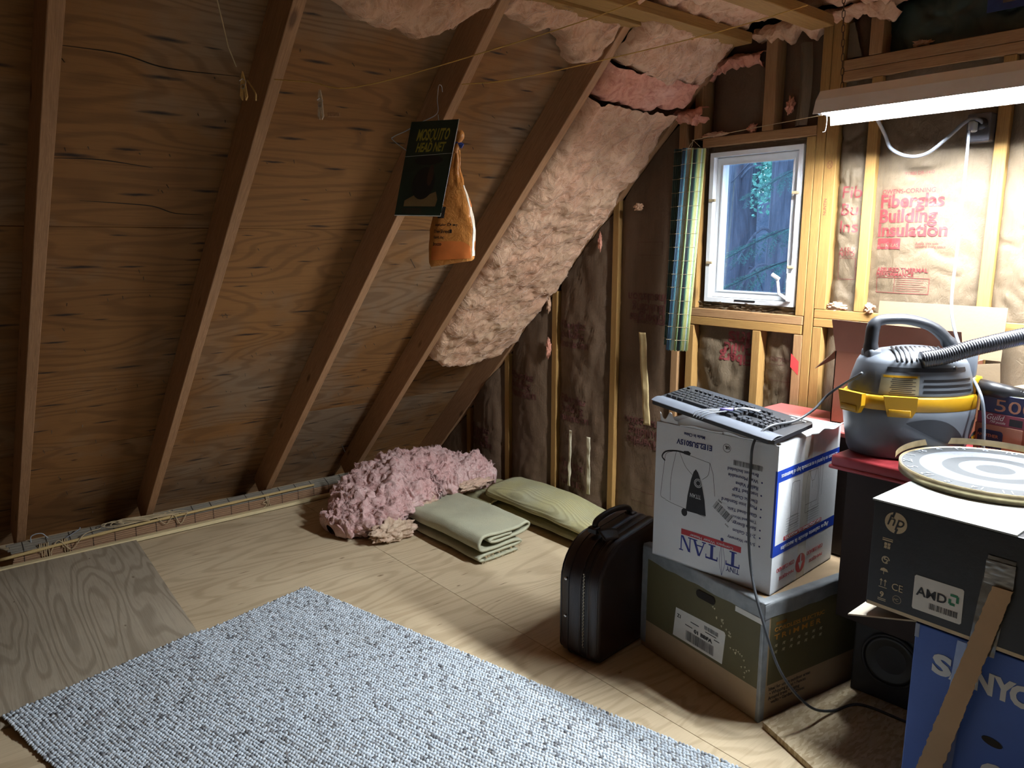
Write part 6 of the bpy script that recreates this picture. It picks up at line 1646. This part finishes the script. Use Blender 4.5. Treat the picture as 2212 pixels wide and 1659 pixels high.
B.lines('F', [[(.0515, .2545), (.0475, .24)], [(.0605, .2145), (.0565, .2015)]], .0026, M['hblack'], hb, 'logo_slash', .0011)
for r_, c_ in ((0, 0), (0, 1), (1, 0), (1, 1)): B.poly('F', [(.033 + .008 * c_, .158 + .008 * r_), (.0395 + .008 * c_, .1575 + .008 * r_), (.0405 + .008 * c_, .1645 + .008 * r_), (.034 + .008 * c_, .165 + .008 * r_)], M['tanprint'], hb, 'window_symbol')
B.rect('F', .028, .053, .177, .180, M['tanprint'], hb); B.rect('F', .028, .053, .182, .184, M['tanprint'], hb)
B.lines('F', [[(.040 + .0085 * math.cos(a), .128 + .0085 * math.sin(a)) for a in [k * .3 for k in range(19)]], sm([(.040, .120), (.045, .128), (.036, .130), (.041, .137)])], .0014, M['tanprint'], hb, 'recycle_symbol')
B.poly('F', [(.029, .098), (.031, .104), (.038, .107), (.046, .104), (.049, .098)], M['tanprint'], hb, 'umbrella_symbol'); B.lines('F', [[(.038, .1), (.038, .09)]], .0008, M['tanprint'], hb)
B.lines('F', [[(.034, .06), (.034, .076)], [(.044, .06), (.044, .076)], [(.031, .072), (.034, .077), (.037, .072)], [(.041, .072), (.044, .077), (.047, .072)], [(.029, .056), (.049, .056)], [(.029, .026), (.049, .026)], [(.029, .022), (.049, .022)]], .0008, M['tanprint'], hb, 'arrow_symbols')
text('9', B.F(.034, .030, .001), .02, M['tanprint'], hb, fith=.015, bold=.02); text('CE', B.F(.061, .058, .001), .02, M['tanprint'], hb, fit=.026, fith=.018); text('PC', B.F(.068, .032, .001), .01, M['tanprint'], hb, fith=.007); B.lines('F', [circ(.075, .036, .010) + [(.085, .036)]], .0004, M['tanprint'], hb, 'oval_mark')
al = B.poly('F', [(.114, .030), (.218, .030), (.2215, .034), (.2205, .113), (.217, .116), (.115, .116), (.1115, .112), (.1115, .034)], M['paper'], hb, 'white_sticker', .0012)
text('AMD', B.F(.118, .067, .0018), .03, M['ink'], al, fit=.068, fith=.022, bold=.02)
B.lines('F', [[(.193, .094), (.209, .094), (.209, .078)], [(.193, .084), (.193, .072), (.2045, .072)]], .003, plain('green_print', (.01, .16, .07), .5), al, 'arrow_logo', .0018)
B.bars('F', .150, .212, .042, .057, M['ink'], al, 21, e=.0018)
# tape and torn cardboard strip hanging over both cartons
MB(B.T).sheet(lambda u, v: (.240 + .055 * u + .02 * v, -.0016 - .0022 * abs(noise.noise((u * 5, v * 14, 5))), -.02 + .235 * v), 8, 40).build('wide_tape', plain('dull_clear_tape', (.075, .075, .075), .14, .3, 30, spec=.8), hb, True, fix=False)
MB(B.T).sheet(lambda u, v: (.258 + .058 * u, -.0042 - .004 * abs(noise.noise((u * 7, v * 9, 6))), .15 + .055 * v), 8, 20).build('crinkled_tape', plain('grey_crinkled_tape', (.22, .23, .23), .18, .2, 20, spec=.8), hb, True, fix=False)
M['torn'] = card_mat('torn_cardboard', (0.40, 0.265, 0.15), .8)
def tornf(u, v, s):
    wv = .0030 * noise.noise((v * 34, u > .5, 2)) + .0016 * noise.noise((v * 90, u > .5, 4))
    x = (.160 + .118 * v) + (u * (.052 - .012 * v)) + (wv if u in (0.0, 1.0) else 0)
    y = -.0075 - .004 * math.sin(v * 3) - s + (0 if v > .72 else .0)
    return B.T @ Vector((x, y, -.38 + .53 * v))
tag(MB().sheet(lambda u, v: tornf(u, v, 0.0028), 6, 120, lambda u, v: tornf(u, v, 0)).build('cardboard_strip', M['torn'], None), 'torn brown cardboard strip hanging down over the black and blue cartons', 'cardboard strip')

# dartboard --------------------------------------------------------------
db = thing('dartboard', 'grey ringed dartboard lying flat on the black carton', 'dartboard', (-0.665, 2.235, 0.88))
def db_mat():
    t = NT('dartboard_face'); v = t.coords(rnd=False, coord='Generated')
    mp = t.n('Mapping'); mp.inputs['Location'].default_value = (-.5, -.5, 0); t.l(t.tc.outputs['Generated'], mp.inputs['Vector'])
    sx = t.n('SeparateXYZ'); t.l(mp.outputs[0], sx.inputs[0])
    r = t.math('SQRT', t.math('ADD', t.math('POWER', sx.outputs[0], 2.0), t.math('POWER', sx.outputs[1], 2.0)))
    rp = t.n('ValToRGB'); rp.color_ramp.interpolation = 'CONSTANT'
    e = rp.color_ramp.elements
    gy, wt = (.040, .043, .046, 1), (.135, .145, .17, 1)
    stops = [(0, gy), (.07, gy), (.10, wt), (.19, gy), (.28, wt), (.40, gy)]
    while len(e) < len(stops): e.new(.5)
    for el, (p, c) in zip(e, stops): el.position = p; el.color = c
    t.l(r, rp.inputs[0])
    ob = t.coords(rnd=False)
    n1 = t.noise(ob, 60, 3, .6, 1.0)
    c = t.mix(t.ramp(n1, [(.58, 0), (.68, .55)]), rp.outputs[0], (.05, .053, .06))
    return t.out(c, .55)
DR = 0.228; DT = Matrix.Translation((-0.665, 2.235, 0.8815))
MB(DT).lathe([(DR - .004, 0.0), (DR - .001, .002), (DR - .001, .022), (DR - .004, .024)], 72).build('core', plain('dartboard_back', (.10, .09, .08), .8), db, True)
MB(DT).lathe([(DR - .006, .0242), (DR - .006, .0246)], 72).build('face', db_mat(), db)
MB(DT).lathe([(DR, .001), (DR + .0015, .001), (DR + .0015, .026), (DR, .026), (DR, .001)], 72, caps=False).build('rim_band', plain('tarnished_band', (.48, .40, .24), .35, .35, 14, metal=.7), db, True)
def wire_num(s, ang, r=.165):
    text(s, DT @ Matrix.Rotation(ang, 4, 'Z') @ Matrix.Translation((0, r, .0255)), .035, M['cord_white'], db, 'CENTER', extrude=.0006, fith=.024, bold=-.012, name='wire_number')
for k, s in enumerate(('20', '1', '18', '4', '13', '6', '10', '15', '2', '17', '3', '19', '7', '16', '8', '11', '14', '9', '12', '5')):
    wire_num(s, rad(115) - k * 2 * PI / 20, .196 if k % 1 == 0 else .165)
lb_ = [(-0.665 + (DR + .012) * math.cos(a), 2.235 + (DR + .012) * math.sin(a), .91 + .012 * math.sin((a - 1.0) * 1.3)) for a in [rad(20 + k * 4) for k in range(45)]]
mb = MB()
mb.sheet(lambda u, v: (lambda p: (p[0], p[1], p[2] + .018 * (v - .5)))(lb_[min(44, int(u * 44 + .5))]), 44, 3)
tag(mb.build('metal_band', plain('loose_brass_band', (.42, .34, .20), .4, .35, 18, metal=.6), None, True, fix=False), 'loose tarnished metal band curving round the back of the dartboard', 'band')
tag(MB().rbox(-0.80, -0.66, 2.50, 2.508, .858, .866, .002, 1).build('pencil', M['vyellow']), 'yellow pencil lying behind the dartboard', 'pencil')

finish_texts()
